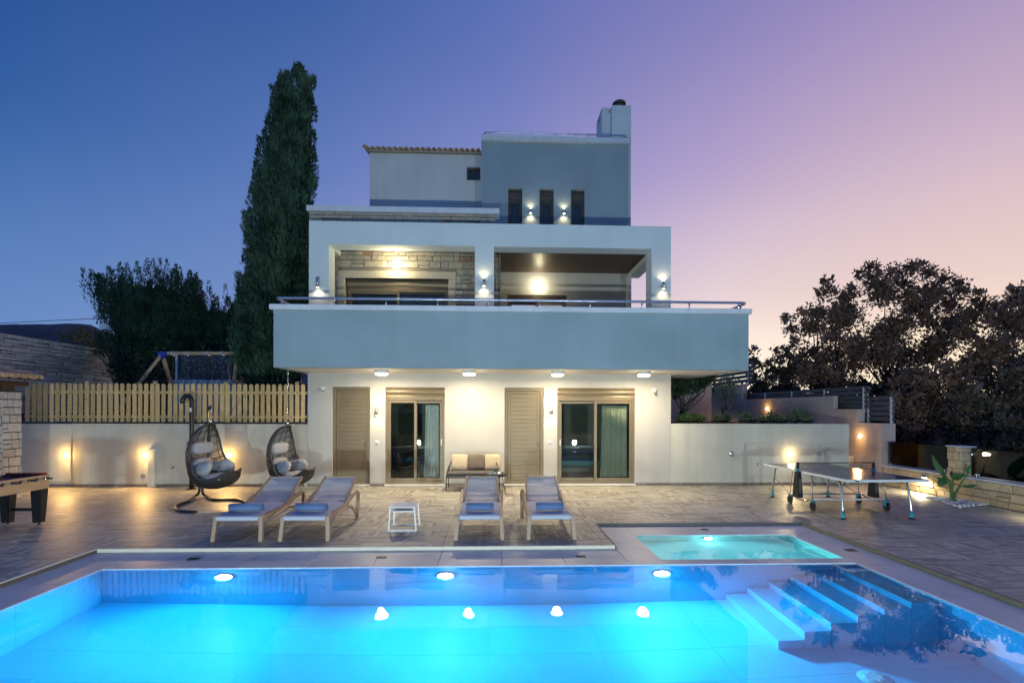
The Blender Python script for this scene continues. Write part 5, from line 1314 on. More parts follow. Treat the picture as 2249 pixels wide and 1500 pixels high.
# ---- hanging egg chairs
SPN = [(-.05, 1.40), (-.20, 1.33), (-.34, 1.16), (-.43, .92), (-.46, .66), (-.42, .42), (-.30, .20), (-.10, .05), (.12, .0), (.34, .06), (.50, .20), (.59, .38)]
WID = [.10, .24, .35, .42, .46, .49, .52, .52, .49, .42, .32, .19]
DEP = [.04, .12, .20, .26, .32, .38, .38, .33, .27, .20, .13, .06]
def spl(A, s):
    x = s * (len(A) - 1); i = min(int(x), len(A) - 2); f = x - i
    g_ = lambda k: A[max(0, min(len(A) - 1, k))]
    def cr(a, b, c_, d): return .5 * ((2 * b) + (-a + c_) * f + (2 * a - 5 * b + 4 * c_ - d) * f * f + (-a + 3 * b - 3 * c_ + d) * f ** 3)
    if isinstance(A[0], tuple): return tuple(cr(g_(i - 1)[k], g_(i)[k], g_(i + 1)[k], g_(i + 2)[k]) for k in (0, 1))
    return cr(g_(i - 1), g_(i), g_(i + 1), g_(i + 2))
def shell(s, t, off=0.0):
    f, z = spl(SPN, s); a, b = spl(SPN, max(0, s - .01)), spl(SPN, min(1, s + .01))
    tx, tz = b[0] - a[0], b[1] - a[1]; L = math.hypot(tx, tz); nx_, nz_ = -tz / L, tx / L     # towards the inside
    if nx_ * (0 - f) + nz_ * (.6 - z) < 0: nx_, nz_ = -nx_, -nz_
    w_, d = spl(WID, s), spl(DEP, s); k = d * (1 - math.cos(t * PI / 2)) + off
    return Vector((f + nx_ * k, w_ * math.sin(t * PI / 2) * (1 - off * 1.5), z + nz_ * k))
def egg_chair(name_label, loc, rz, chain_to):
    t = thing('hanging_egg_chair', name_label, 'hanging chair', loc, 'woven hanging egg chairs', rz)
    rim = [shell(k / 40, -1) for k in range(41)] + [shell(1 - k / 10 * 0, -1 + 2 * k / 10) for k in range(1, 10)] + [shell(1 - k / 40, 1) for k in range(41)] + [shell(0, 1 - 2 * k / 4) for k in range(1, 4)]
    MB().tube(rim, .021, 7, closed=True).build('rim', M['wicker'], t, local=True)
    mb = MB()
    for q in (-.8, -.5, -.25, 0, .25, .5, .8): mb.tube([shell(k / 44, q) for k in range(45)], .0085, 5)
    mb.build('rib', M['wicker'], t, local=True)
    mb = MB()
    for k in range(1, 46):
        s = k / 88; wob = .004
        mb.tube([shell(s + .004 * math.sin(q * 9 + k), q) for q in [-1 + 2 * j / 12 for j in range(13)]], .0078, 4, caps=False)
    mb.build('weave', M['wicker'], t, local=True)
    # close weave of the bowl
    mb = MB(); n1, n2 = 46, 18; vs = []
    for i in range(n1 + 1):
        for j in range(n2 + 1):
            s = .50 + .50 * i / n1; q = -1 + 2 * j / n2; vs.append(shell(s, q, .004 * ((i + j) % 2)))
    mb.add(vs, [(i * (n2 + 1) + j, i * (n2 + 1) + j + 1, (i + 1) * (n2 + 1) + j + 1, (i + 1) * (n2 + 1) + j) for i in range(n1) for j in range(n2)], False)
    for i in range(0, n1, 2): mb.tube([shell(.50 + .5 * i / n1, q, -.006) for q in [-1 + 2 * j / 14 for j in range(15)]], .0085, 4, caps=False)
    mb.build('bowl', M['wicker'], t, local=True)
    T1 = Matrix.Translation((-.27, 0, .86)) @ Matrix.Rotation(-1.45, 4, 'Y')
    pillow(.26, .58, .15, T1, .6, .10, 3).build('head_cushion', M['cushion_grey'], t, local=True)
    T2 = Matrix.Translation((.14, 0, .22)) @ Matrix.Rotation(-.10, 4, 'Y')
    pillow(.70, .80, .22, T2, .8, .10, 5).build('seat_cushion', M['cushion_grey'], t, local=True)
    for s in (-1, 1):
        T3 = Matrix.Translation((-.02, s * .28, .42)) @ Matrix.Rotation(s * .55, 4, 'X') @ Matrix.Rotation(-.15, 4, 'Y') @ Matrix.Rotation(s * .25, 4, 'Z')
        pillow(.56, .18, .30, T3, .75, .12, 7 + s).build('side_cushion', M['cushion_grey'], t, local=True)
    T4 = Matrix.Translation((-.28, 0, .48)) @ Matrix.Rotation(-1.25, 4, 'Y')
    pillow(.34, .52, .16, T4, .75, .10, 9).build('back_cushion', M['cushion_grey'], t, local=True)
    # chain
    mb = MB(); z = 1.40; k = 0
    mb.tube([(-.05, 0, 1.40), (-.05, 0, 1.46)], .02, 8)
    while z + .02 < chain_to - loc[2]:
        c_ = Vector((-.05, 0, z + .03)); ax = Vector((1, 0, 0)) if k % 2 else Vector((0, 1, 0))
        mb.tube([c_ + ax * .012 * math.cos(a) + Vector((0, 0, .024 * math.sin(a))) for a in [2 * PI * j / 10 for j in range(10)]], .0042, 5, closed=True); z += .038; k += 1
    mb.build('chain', M['chrome'], t, local=True)
    return t
def anchored(top, rz):   # place a chair so that its hook is under 'top'
    R = Matrix.Rotation(rz, 3, 'Z'); return R @ Vector((-.05, 0, 0))
A1 = math.radians(-15)
h1 = W(463, 893, 11.15); o1 = anchored(h1, A1)
egg_chair('woven grey hanging egg chair on a curved black stand, in front of the picket fence', (h1.x - o1.x, h1.y - o1.y, .30), A1, h1.z - .01)
h2 = W(632, 815, 11.95); o2 = anchored(h2, A1)
egg_chair('woven egg chair hung on a long chain from the balcony, behind the loungers', (h2.x - o2.x, h2.y - o2.y, .235), A1, ZS - .01)
t = thing('chair_stand', 'curved black steel stand with open ring base carrying the left egg chair', 'chair stand', (h1.x - .2, 11.2, 0))
a_ = G(440, 1092); ps = [a_ + Vector((-.03, 0, .40)), a_ + Vector((-.03, 0, .12)), a_ + Vector((-.10, -.04, .035))]
base1 = ps + [G(412, 1101, .03), G(392, 1108, .03), G(385, 1114, .03), G(395, 1121, .03), G(431, 1124, .03)]
base2 = [a_ + Vector((.05, 0, .40)), a_ + Vector((.05, 0, .12)), a_ + Vector((.14, -.02, .035)), G(472, 1097, .03), G(520, 1097, .03), G(536, 1101, .03), G(541, 1106, .03), G(537, 1111, .03)]
def smooth(P, n=5):
    P = [Vector(p) for p in P]; out = []
    for i in range(len(P) - 1):
        a, b, c_, d = P[max(0, i - 1)], P[i], P[i + 1], P[min(len(P) - 1, i + 2)]
        for k in range(n):
            f = k / n; out.append(.5 * ((2 * b) + (c_ - a) * f + (2 * a - 5 * b + 4 * c_ - d) * f * f + (3 * b - a - 3 * c_ + d) * f ** 3))
    return out + [P[-1]]
MB().tube(smooth(base1), .028, 10).build('base', M['black_metal'], t); MB().tube(smooth(base2), .028, 10).build('base', M['black_metal'], t)
MB().tube(smooth([a_ + Vector((.01, .0, .32)), a_ + Vector((0, .28, .7)), a_ + Vector((-.06, .42, 1.2)), a_ + Vector((.0, .34, 1.65)), h1 + Vector((-.10, .07, -.10)), h1 + Vector((0, 0, .01))]), .027, 10).build('pole', M['black_metal'], t)
mb = MB(); mb.cbox(a_.x - .07, a_.x + .09, a_.y - .035, a_.y + .035, .24, .40, .01); mb.tube([h1 + Vector((0, 0, .03)), h1 + Vector((0, 0, -.05))], .014, 8); mb.build('bracket', M['black_metal'], t)

# ---- outdoor shower
ys = 12.9; b0 = W(421, 1072, ys); sx = b0.x
t = thing('outdoor_shower', 'black outdoor shower column with a curved top and white label', 'shower', (sx, ys, 0))
R_ = .115; ztp = W(412, 866, ys).z - R_ - .05
pts = [(sx, ys, .01), (sx, ys, .9), (sx, ys, ztp)] + [(sx - R_ + R_ * math.cos(a), ys, ztp + R_ * 1.1 * math.sin(a)) for a in [PI * k / 10 for k in range(1, 11)]] + [(sx - 2 * R_, ys, ztp - .05)]
MB().tube(pts, .055, 14).build('column', M['black_metal'], t)
MB().cyl(sx, ys, .001, .02, .11, 20).build('base_plate', M['black_metal'], t)
MB().cyl(sx - 2 * R_, ys, ztp - .075, ztp - .051, .045, 16).build('shower_head', M['chrome'], t)
lz_ = W(421, 900, ys).z; MB().cbox(sx - .03, sx + .03, ys - .060, ys - .0555, lz_ - .05, lz_ + .05, .002).build('label_plate', M['white_plastic'], t)
MB().xcyl(ys - .01, W(421, 974, ys).z, sx - .11, sx - .056, .028, 14).build('valve', M['chrome'], t)

# ---- table football
t = thing('football_table', 'wooden table football game with black legs and red players at the left edge', 'football table', (-8.35, 8.4, 0))
fx0, fx1, fy0, fy1 = -8.42, -7.72, 7.85, 9.08
mb = MB(); mb.cbox(fx0, fx0 + .03, fy0, fy1, .62, .86, .004); mb.cbox(fx1 - .03, fx1, fy0, fy1, .62, .86, .004); mb.cbox(fx0 + .031, fx1 - .031, fy1 - .03, fy1, .62, .86, .004); mb.cbox(fx0 + .031, fx1 - .031, fy0, fy0 + .03, .62, .86, .004); mb.build('cabinet', M['beech'], t)
MB().box(fx0 + .031, fx1 - .031, fy0 + .031, fy1 - .031, .66, .68).build('playfield', pmat('green_field', (.02, .14, .05), .5), t)
MB().cbox(fx0 + .04, fx1 - .04, fy1 - .13, fy1 - .032, .85, .865, .004).build('score_ledge', M['black'], t)
for k in range(8):
    y = fy0 + .1 + k * (fy1 - fy0 - .2) / 7; z = .80
    r = MB().tube([(fx0 - .12, y, z), (fx1 + .05, y, z)], .008, 8).build('rod', M['chrome'], t)
    sgn = 1 if k % 2 else -1; hx_ = fx1 + .035 if sgn > 0 else fx0 - .12
    MB().tube([(hx_ - sgn * .0, y, z), (hx_ + sgn * .02, y, z), (hx_ + sgn * .10, y, z)], [.014, .018, .015], 10).build('handle', M['black'], t)
    MB().tube([(fx1 + .0005, y, z), (fx1 + .02, y, z)], .02, 10).build('bearing', M['black'], t)
    nf = (1, 2, 3, 5, 5, 3, 2, 1)[k]
    for q in range(nf):
        px_ = fx0 + (fx1 - fx0) * (q + 1) / (nf + 1); m_ = M['red'] if k % 2 else M['blue_plastic']
        b = MB(); b.cbox(px_ - .014, px_ + .014, y - .009, y + .009, z - .09, z + .03, .005); b.tube([(px_, y, z + .03), (px_, y, z + .055)], .011, 8); b.build('player', m_, r)
MB().cbox(fx0 + .0, fx1 - .0, fy1 - .05, fy1 - .035, .861, .89, .003).build('score_counter', M['red'], t)
for x in (fx0 + .0, fx1 - .18):
    for y in (fy0 + .02, fy1 - .16):
        v8 = [(x - 0, y, .62), (x + .18, y, .62), (x + .18, y + .14, .62), (x, y + .14, .62)]; c_ = (x + .09, y + .07)
        lo = [(x + .02, y + .02, .045), (x + .15, y + .02, .045), (x + .15, y + .12, .045), (x + .02, y + .12, .045)]
        MB().add(lo + v8, [(0, 3, 2, 1), (4, 5, 6, 7), (0, 1, 5, 4), (1, 2, 6, 5), (2, 3, 7, 6), (3, 0, 4, 7)]).build('leg', M['black'], t)
        MB().lathe(c_[0], c_[1], 0, [(0, 0), (.045, 0), (.04, .012), (.012, .018), (.012, .046)], 14).build('foot', M['chrome'], t)
for y in (fy1 - .09,): MB().cbox(fx0 + .11, fx1 - .11, y - .015, y + .015, .24, .29, .004).build('stretcher', M['black'], t)

# ---- table tennis table
tx0, tx1, ty0, ty1 = 6.355, 7.875, 8.86, 11.66; tz = .76
t = thing('table_tennis_table', 'folding outdoor table tennis table with dark blue top and net', 'table tennis table', (7.1, 10.25, 0))
ym = (ty0 + ty1) / 2
for a, b in ((ty0, ym - .004), (ym + .004, ty1)):
    p_ = MB().box(tx0 + .02, tx1 - .02, a + .02, b - .02, tz - .02, tz - .0005).build('tabletop', M['tt_top'], t)
    r = MB(); r.cbox(tx0, tx0 + .0195, a, b, tz - .045, tz - .002, .003); r.cbox(tx1 - .0195, tx1, a, b, tz - .045, tz - .002, .003); r.cbox(tx0 + .02, tx1 - .02, a, a + .0195, tz - .045, tz - .002, .003); r.cbox(tx0 + .02, tx1 - .02, b - .0195, b, tz - .045, tz - .002, .003); r.build('edge_frame', M['tt_line'], p_)
    l = MB(); z = tz + .0008
    def q(x0, x1, y0, y1, zz=z): l.add([(x0, y0, zz), (x1, y0, zz), (x1, y1, zz), (x0, y1, zz)], [(0, 1, 2, 3)])
    q(tx0 + .02, tx0 + .04, a + .02, b - .02); q(tx1 - .04, tx1 - .02, a + .02, b - .02); q(tx0 + .04, tx1 - .04, (a + .02) if a == ty0 else (b - .04), (a + .04) if a == ty0 else (b - .02)); q((tx0 + tx1) / 2 - .0025, (tx0 + tx1) / 2 + .0025, a + .04, b - .04)
    l.build('line', M['tt_line'], p_, recalc=False)
MB().cbox(tx0 + .15, tx0 + .225, ty0 - .0035, ty0 - .0005, tz - .035, tz - .012, .001).build('sticker', M['black'], t)
MB().cbox(tx0 + .245, tx0 + .33, ty0 - .0035, ty0 - .0005, tz - .031, tz - .018, .001).build('sticker', M['fence_post'], t)
def leg(x, y, din, dout):
    P = [(x, y + din * .28, tz - .05), (x, y + din * .20, tz - .055), (x, y + din * .13, tz - .08), (x, y + din * .09, tz - .14), (x, y + din * .03, .35), (x + dout * .01, y, .11)]
    l_ = MB().tube(smooth(P, 4), .021, 10).build('leg', M['chrome'], t)
    MB().add([], []).lathe(x + dout * .01, y, 0, [(.043, .03), (.044, .035), (.028, .13), (.024, .13)], 14).build('foot_sleeve', M['teal'], l_)
    MB().lathe(x + dout * .01, y, 0, [(0, 0), (.06, 0), (.055, .012), (.018, .02), (.018, .035), (0, .035)], 16).build('foot_pad', M['black'], l_)
for x, s in ((tx0 + .11, -1), (tx1 - .12, 1)):
    leg(x, ty0 + .25, 1, s); leg(x, ty1 - .19, -1, s)
def wheel(x, y, sx_):
    wgt = MB(); r = .088
    wgt.tube([(x, y + r * .9 * math.cos(a), r + r * .9 * math.sin(a)) for a in [2 * PI * k / 26 for k in range(26)]], .0125, 8, closed=True, flat=(1.5, 1))
    o = wgt.build('wheel', M['black'], t)
    sp_ = MB(); sp_.xcyl(y, r, x - .025, x + .025, .022, 14)
    for k in range(8):
        a = k * PI / 4 + .2; sp_.bar((x, y, r), (x, y + .07 * math.cos(a), r + .07 * math.sin(a)), .022, .011, (1, 0, 0))
    sp_.build('spokes', M['black'], o)
    br = MB(); br.cbox(x - .03 * 1, x + .03, y - .028, y + .028, r * 1.95, r * 2.35, .008); br.bar((x + .045 * sx_, y, r), (x + .04 * sx_, y, r * 2.1), .02, .04); br.build('wheel_fork', M['teal'], t)
for x, s in ((tx0 + .03, 1), (tx1 + .03, -1)):
    for y in (ym - .38, ym + .40): wheel(x, y, s)
    # lower carriage bar and struts
    b = MB(); b.tube(smooth([(x, ym - .38, .20), (x, ym - .25, .20), (x, ym - .16, .16), (x, ym + .16, .16), (x, ym + .27, .20), (x, ym + .40, .20)], 4), .014, 8); b.build('carriage', M['chrome'], t)
    for y0_, y1_ in ((ym - .38, ym - .20), (ym + .40, ym + .24)): MB().tube([(x, y0_, .20), (x + (.02 if s > 0 else -.05), y1_ * .4 + y0_ * .6 , tz - .05)], .009, 6).build('strut', M['chrome'], t)
    xo = tx0 + .11 if s > 0 else tx1 - .12
    MB().tube([(x, ym - .38, .20), (xo, ty0 + .30, .36)], .008, 6).build('strut', M['chrome'], t)
    MB().tube([(x, ym + .40, .20), (xo, ty1 - .24, .48)], .008, 6).build('strut', M['chrome'], t)
for y in (ym - .33, ym + .35): MB().tube([(tx0 + .03, y, .215), (tx1 + .03, y, .215)], .017, 8).build('crossbar', M['white_paint'], t)
# bat and ball holders beside the net
for x in (tx0 - .045, tx1 + .045):
    h_ = MB(); wy = .17
    h_.add([(x - .04, ym - .05, .74), (x + .04, ym - .05, .74), (x + .04, ym + .05, .74), (x - .04, ym + .05, .74), (x - .055, ym - .10, .21), (x + .055, ym - .10, .21), (x + .055, ym + .10, .21), (x - .055, ym + .10, .21)], [(0, 1, 2, 3), (7, 6, 5, 4), (0, 4, 5, 1), (1, 5, 6, 2), (2, 6, 7, 3), (3, 7, 4, 0)])
    o = h_.build('ball_holder', M['black'], t)
    MB().cbox(x - .025, x + .025, ym - .098, ym - .074, .30, .60, .01).build('recess', M['cushion_sofa'], o)
    MB().bar((x, ym, .70), (x, ym, .93), .045, .03).build('net_post', M['black'], t)
    MB().cbox(x - .03, x + .03, ym - .03, ym + .03, .755, .80, .008).build('net_clamp', M['teal'], t)
nt_ = MB(); nt_.box(tx0 - .03, tx1 + .03, ym - .004, ym + .004, .912, .930); nt_.box(tx0 - .03, tx1 + .03, ym - .003, ym + .003, .775, .781)
for k in range(7): z = .79 + k * .0185; nt_.box(tx0 - .03, tx1 + .03, ym - .0007, ym + .0007, z, z + .0014)
for k in range(84): x = tx0 - .02 + k * .0188; nt_.box(x, x + .0014, ym - .0007, ym + .0007, .78, .913)
nt_.build('net', M['net'], t)

# ---- swing in the garden behind the fence
t = thing('swing_frame', 'wooden garden swing frame with blue corner bracket behind the picket fence', 'swing', (-9.8, 17, 1.57))
a = W(352, 776, 17); b = W(530, 776, 17)
MB().bar(a, b, .09, .10).build('beam', M['swing_wood'], t)
for u, dy in ((305, -.9), (375, .9)):
    p = W(u, 842, 17 + dy * .5); q_ = a + Vector((.06, 0, -.02)); d = (p - q_); e_ = q_ + d * ((1.57 - q_.z) / d.z)
    MB().bar(q_, e_, .085, .085).build('leg', M['swing_wood'], t)
e2 = W(521, 790, 17)
for dy in (-.6, .8): MB().bar(e2 + Vector((0, 0, .1)), (e2.x + .05, 17 + dy, 1.57), .085, .085).build('leg', M['swing_wood'], t)
MB().prism([(a.x - .05, a.z + .05), (a.x + .24, a.z + .05), (a.x + .24, a.z - .03), (a.x + .06, a.z - .20), (a.x - .05, a.z - .05)], 16.93, 17.07, 'y').build('bracket', M['blue_plastic'], t)
for u in (380, 411, 457, 489):
    p = W(u, 776, 17); c_ = MB(); c_.cbox(p.x - .03, p.x + .03, 16.94, 17.06, p.z - .08, p.z + .06, .008); c_.build('hanger', M['chrome'], t)
    MB().tube([(p.x, 17, p.z - .08), (p.x + .0, 17, p.z - 1.7)], .009, 6).build('rope', M['fence_slat'], t)
for i, (u0, u1) in enumerate(((380, 411), (457, 489))):
    p0, p1 = W(u0, 776, 17), W(u1, 776, 17); MB().cbox(p0.x - .04, p1.x + .04, 16.9, 17.1, p0.z - 1.74, p0.z - 1.70, .008).build('seat', M['red'], t)
# perforated screens
def screen_panel(u0, u1, v0, v1, Y, lab, seed, m):
    p0, p1 = W(u0, v0, Y), W(u1, v1, Y); t = thing('perforated_screen', lab, 'screen', ((p0.x + p1.x) / 2, Y, p1.z), 'perforated screens behind the swing'); r = random.Random(seed)
    n1, n2 = 13, 11; xs = [p0.x + (p1.x - p0.x) * k / n1 for k in range(n1 + 1)]; zs = [p1.z + (p0.z - p1.z) * k / n2 for k in range(n2 + 1)]
    hol = []
    for i in range(n1):
        for j in range(n2):
            if r.random() < .93:
                a_, b_ = xs[i] + (xs[i + 1] - xs[i]) * r.uniform(.05, .40), xs[i] + (xs[i + 1] - xs[i]) * r.uniform(.58, .95); c_, d_ = zs[j] + (zs[j + 1] - zs[j]) * r.uniform(.05, .40), zs[j] + (zs[j + 1] - zs[j]) * r.uniform(.58, .95); hol.append((a_, b_, c_, d_, i, j))
    mb = MB()
    for i in range(n1):
        for j in range(n2):
            h = [q for q in hol if q[4] == i and q[5] == j]; A, B, C, D = xs[i], xs[i + 1], zs[j], zs[j + 1]
            if not h: mb.add([(A, Y, C), (B, Y, C), (B, Y, D), (A, Y, D)], [(0, 1, 2, 3)]); continue
            a_, b_, c_, d_ = h[0][:4]
            mb.add([(A, Y, C), (B, Y, C), (B, Y, D), (A, Y, D), (a_, Y, c_ + .02), (b_, Y, c_), (b_ - .02, Y, d_), (a_, Y, d_ - .01)], [(0, 1, 5, 4), (1, 2, 6, 5), (2, 3, 7, 6), (3, 0, 4, 7)])
    o = mb.build('screen_sheet', m, t, recalc=False)
    sm_ = o.modifiers.new('thick', 'SOLIDIFY'); sm_.thickness = .01
    fr = MB()
    for x in (p0.x, p1.x): fr.cbox(x - .03, x + .03, Y - .03, Y + .03, 1.57, p0.z + .02, .004)
    fr.build('frame', M['black_metal'], t)
screen_panel(393, 455, 779, 834, 19.0, 'dark perforated metal screen behind the swing, letting pale specks through', 1, M['black_metal'])
screen_panel(459, 516, 779, 834, 19.0, 'darker perforated metal screen behind the swing, right of the speckled one', 2, M['black_metal'])
t = thing('panelled_plinth', 'grey-blue panelled plinth behind the picket fence under the screens', 'plinth', (-10, 18.5, 1.57))
p0, p1 = W(378, 834, 18.4), W(517, 834, 18.4); n = 5
for k in range(n): a_ = p0.x + (p1.x - p0.x) * k / n; MB().cbox(a_ + .004, a_ + (p1.x - p0.x) / n - .004, 18.4, 18.9, 1.57, p0.z, .006).build('panel', M['bluebox'], t)
MB().cbox(p1.x + .3, p1.x + 2.0, 19.2, 19.3, 1.57, W(540, 790, 19.2).z, .006).build('board', M['swing_wood'], t)
t = thing('stand_in_backdrop', 'added pale backdrop standing in for garden light behind the perforated screens', 'wall', (-10, 20.6, 1.57)); p0, p1 = W(385, 790, 20.6), W(500, 834, 20.6)
MB().box(p0.x, p1.x, 20.6, 20.8, 1.57, W(450, 780, 20.6).z).build('wall', M['cap'], t)  # added pale sheet of wall, its colour stands in for light behind the screens
# ================================================================== plants
def leaf_cloud(pos, nrmdir, L, Wd, seed=0, tilt=.8, shape=.5):
    """diamond leaves: pos (N,3); nrmdir (N,3) growth direction; L, Wd arrays or numbers"""
    r = np.random.RandomState(seed); N = len(pos)
    d = nrmdir + r.normal(0, tilt, (N, 3)); d /= np.linalg.norm(d, axis=1, keepdims=True) + 1e-9
    a = r.normal(0, 1, (N, 3)); a -= d * (a * d).sum(1, keepdims=True); a /= np.linalg.norm(a, axis=1, keepdims=True) + 1e-9
    L = np.broadcast_to(L, (N,))[:, None] * r.uniform(.65, 1.3, (N, 1)); Wd = np.broadcast_to(Wd, (N,))[:, None] * r.uniform(.7, 1.25, (N, 1))
    v = np.empty((N, 4, 3)); v[:, 0] = pos; v[:, 1] = pos + d * L * shape + a * Wd / 2; v[:, 2] = pos + d * L; v[:, 3] = pos + d * L * shape - a * Wd / 2
    return v.reshape(-1, 3), np.arange(N * 4).reshape(N, 4)
def branches(base, targets, r0, seed=0, m='bark', levels=1):
    """tapered trunk and limbs as one mesh: trunk rises from base, limbs leave it towards the targets"""
    mb = MB(); r = random.Random(seed); base = Vector(base)
    for tg in targets:
        tg = Vector(tg); f0 = r.uniform(.0, .25); hgt = tg.z - base.z
        p1 = base + Vector((r.uniform(-.1, .1), r.uniform(-.1, .1), hgt * r.uniform(.25, .4)))
        p2 = base.lerp(tg, .62) + Vector((r.uniform(-.25, .25), r.uniform(-.25, .25), hgt * .10))
        mb.tube(smooth([base, p1, p2, tg], 4), [r0 * (1 - .85 * k / 12) * (.75 if tg is not targets[0] else 1) for k in range(13)], 6, caps=False)
    return mb
def trunk_and_crown(name, label, base, clumps, per, L, Wd, leafm, r0, cat='tree', seed=0, tilt=.8, group=None, up=.35, hollow=.35, fill=None):
    """clumps: list of (centre, radii). Leaves sit mostly in the outer half of each clump"""
    t = thing(name, label, cat, base, group); r = np.random.RandomState(seed); P = []; D = []
    for c_, rad in clumps:
        n = int(per * (rad[0] * rad[1] * rad[2]) ** (2 / 3)); d = r.normal(0, 1, (n, 3)); d /= np.linalg.norm(d, axis=1, keepdims=True)
        q = r.uniform(hollow ** 3, 1.08 ** 3, (n, 1)) ** (1 / 3)
        # lumpy surface
        lump = 1 + .22 * np.sin(d[:, :1] * 7 + c_[0]) * np.cos(d[:, 1:2] * 6 + c_[1]) + .15 * np.sin(d[:, 2:] * 9)
        P.append(np.array(c_) + d * q * lump * np.array(rad)); dd = d.copy(); dd[:, 2] += up; D.append(dd)
    P = np.concatenate(P) - np.array(base); D = np.concatenate(D)
    keep = P[:, 2] > .02; P, D = P[keep], D[keep]
    v, f = leaf_cloud(P, D, L, Wd, seed + 1, tilt)
    if fill:
        Q = []
        for c_, rad in clumps:
            n = int(fill * (rad[0] * rad[1] * rad[2]) ** (2 / 3)) + 2; d = r.normal(0, 1, (n, 3)); d /= np.linalg.norm(d, axis=1, keepdims=True); Q.append(np.array(c_) + d * r.uniform(0, .62, (n, 1)) * np.array(rad))
        Q = np.concatenate(Q) - np.array(base); v2, f2 = leaf_cloud(Q, np.tile([0, 0, .4], (len(Q), 1)), L * 2.0, Wd * 2.4, seed + 3, 1.2); f = np.concatenate([f, f2 + len(v)]); v = np.concatenate([v, v2])
    fastmesh('crown', v, f, leafm, t)
    tg = sorted(clumps, key=lambda q: -q[1][0])[:14]
    mb = branches((0, 0, 0), [Vector(c_) - Vector(base) for c_, _ in tg], r0, seed); mb.build('trunk', M['bark'], t, local=True, recalc=False)
    return t
def at(u, v, Y): return tuple(W(u, v, Y))
def clump_set(us, Y, r, seed, dy=1.2):
    """(u, v, radius in px) -> clumps in space"""
    q = random.Random(seed); out = []
    for u, v, rp in us:
        y = Y + q.uniform(-dy, dy); c_ = W(u, v, y); rr = rp * y / FPX; out.append(((c_.x, c_.y, c_.z), (rr, rr * q.uniform(.8, 1.2), rr * q.uniform(.75, 1.0))))
    return out

# ---- tall cypress: overlapping upright plumes
def plume_tree(name, label, base, profile, m, nplumes, plen, pr, per, seed, lean=0, cat='tree', group=None, L=.13, Wd=.035, spread=1.0, core=True):
    """profile: list of (z, centre x offset, radius x, radius y)"""
    t = thing(name, label, cat, base, group); r = np.random.RandomState(seed); z0, z1 = profile[0][0], profile[-1][0]
    pz_ = [p[0] for p in profile]; fx_ = lambda z, k: float(np.interp(z, pz_, [p[k] for p in profile]))
    P = []; D = []
    for _ in range(nplumes):
        z = z0 + (z1 - .75 * plen - z0) * r.rand(); rx, ry = fx_(z, 2), fx_(z, 3); a = r.uniform(0, 2 * PI); q = r.uniform(.55, 1.0) * (1 + .16 * math.sin(a * 3 + z * 1.7) + .10 * math.sin(a * 5 - z * 2.9))
        c_ = np.array([fx_(z, 1) + math.cos(a) * rx * q, math.sin(a) * ry * q, z]); ll = plen * r.uniform(.6, 1.35) * (.55 + .45 * min(1, rx)); w_ = pr * r.uniform(.7, 1.3) * (.4 + .6 * min(1, rx)); ll = min(ll, max(.3, z1 - .05 - z))
        n = int(per * ll * w_ / (plen * pr)); h = r.rand(n, 1) ** .8; ang = r.uniform(0, 2 * PI, (n, 1)); rad = w_ * (1 - h) ** .6 * (.25 + .75 * h ** .3) * r.uniform(.4, 1.15, (n, 1)) * (1 + .25 * np.sin(h * 14))
        out = np.array([math.cos(a), math.sin(a), 0]) * .16 * spread
        pts = c_ + np.concatenate([np.cos(ang) * rad, np.sin(ang) * rad, h * ll], 1) + out * h * ll
        dd = np.concatenate([np.cos(ang) * .5, np.sin(ang) * .5, np.ones((n, 1)) * 1.1], 1) + out * 2
        P.append(pts); D.append(dd)
    P = np.concatenate(P); D = np.concatenate(D); v, f = leaf_cloud(P, D, L, Wd, seed + 1, .26)
    # dark inner mass of larger sprays
    if core:
        n = int(nplumes * 26); z = z0 + (z1 - 1.1 - z0) * r.rand(n) ; a = r.uniform(0, 2 * PI, n); q = r.uniform(.1, .66, n)
        cx_ = np.interp(z, pz_, [p[1] for p in profile]); rx = np.interp(z, pz_, [p[2] for p in profile]); ry = np.interp(z, pz_, [p[3] for p in profile])
        pts = np.stack([cx_ + np.cos(a) * rx * q, np.sin(a) * ry * q, z], 1); dd = np.stack([np.cos(a) * .4, np.sin(a) * .4, np.ones(n)], 1)
        v2, f2 = leaf_cloud(pts, dd, .5, .22, seed + 5, .3); f = np.concatenate([f, f2 + len(v)]); v = np.concatenate([v, v2])
    fastmesh('crown', v, f, m, t)
    MB().tube([(0, 0, 0), (fx_(z0 + (z1 - z0) * .5, 1), 0, (z1) * .5), (fx_(z1, 1), 0, z1 * .97)], [.22, .13, .02], 8).build('trunk', M['bark'], t, local=True)
    return t
Yc = 16.6; s_ = Yc / FPX; bx = W(605, 900, Yc).x; gz = 1.57
def prof_px(rows, Y, bx, gz):
    return [((CAM_H + (900 - v) * Y / FPX - gz) * .968, (W((ul + ur) / 2, v, Y).x - bx), (ur - ul) / 2 * Y / FPX * .86, min((ur - ul) / 2 * Y / FPX * .86, 1.5)) for v, ul, ur in rows]
rows = [(905, 550, 645), (840, 535, 662), (780, 528, 680), (700, 532, 680), (620, 545, 680), (540, 553, 682), (470, 563, 682), (400, 576, 680), (330, 597, 680), (260, 613, 680), (210, 622, 676), (180, 636, 671), (155, 648, 665)]
plume_tree('cypress_tree', 'tall dark green cypress towering beside the villa behind the picket fence', (bx, Yc, gz), prof_px(rows, Yc, bx, gz), M['cypress'], 620, 1.05, .22, 230, 3, L=.15, Wd=.030)
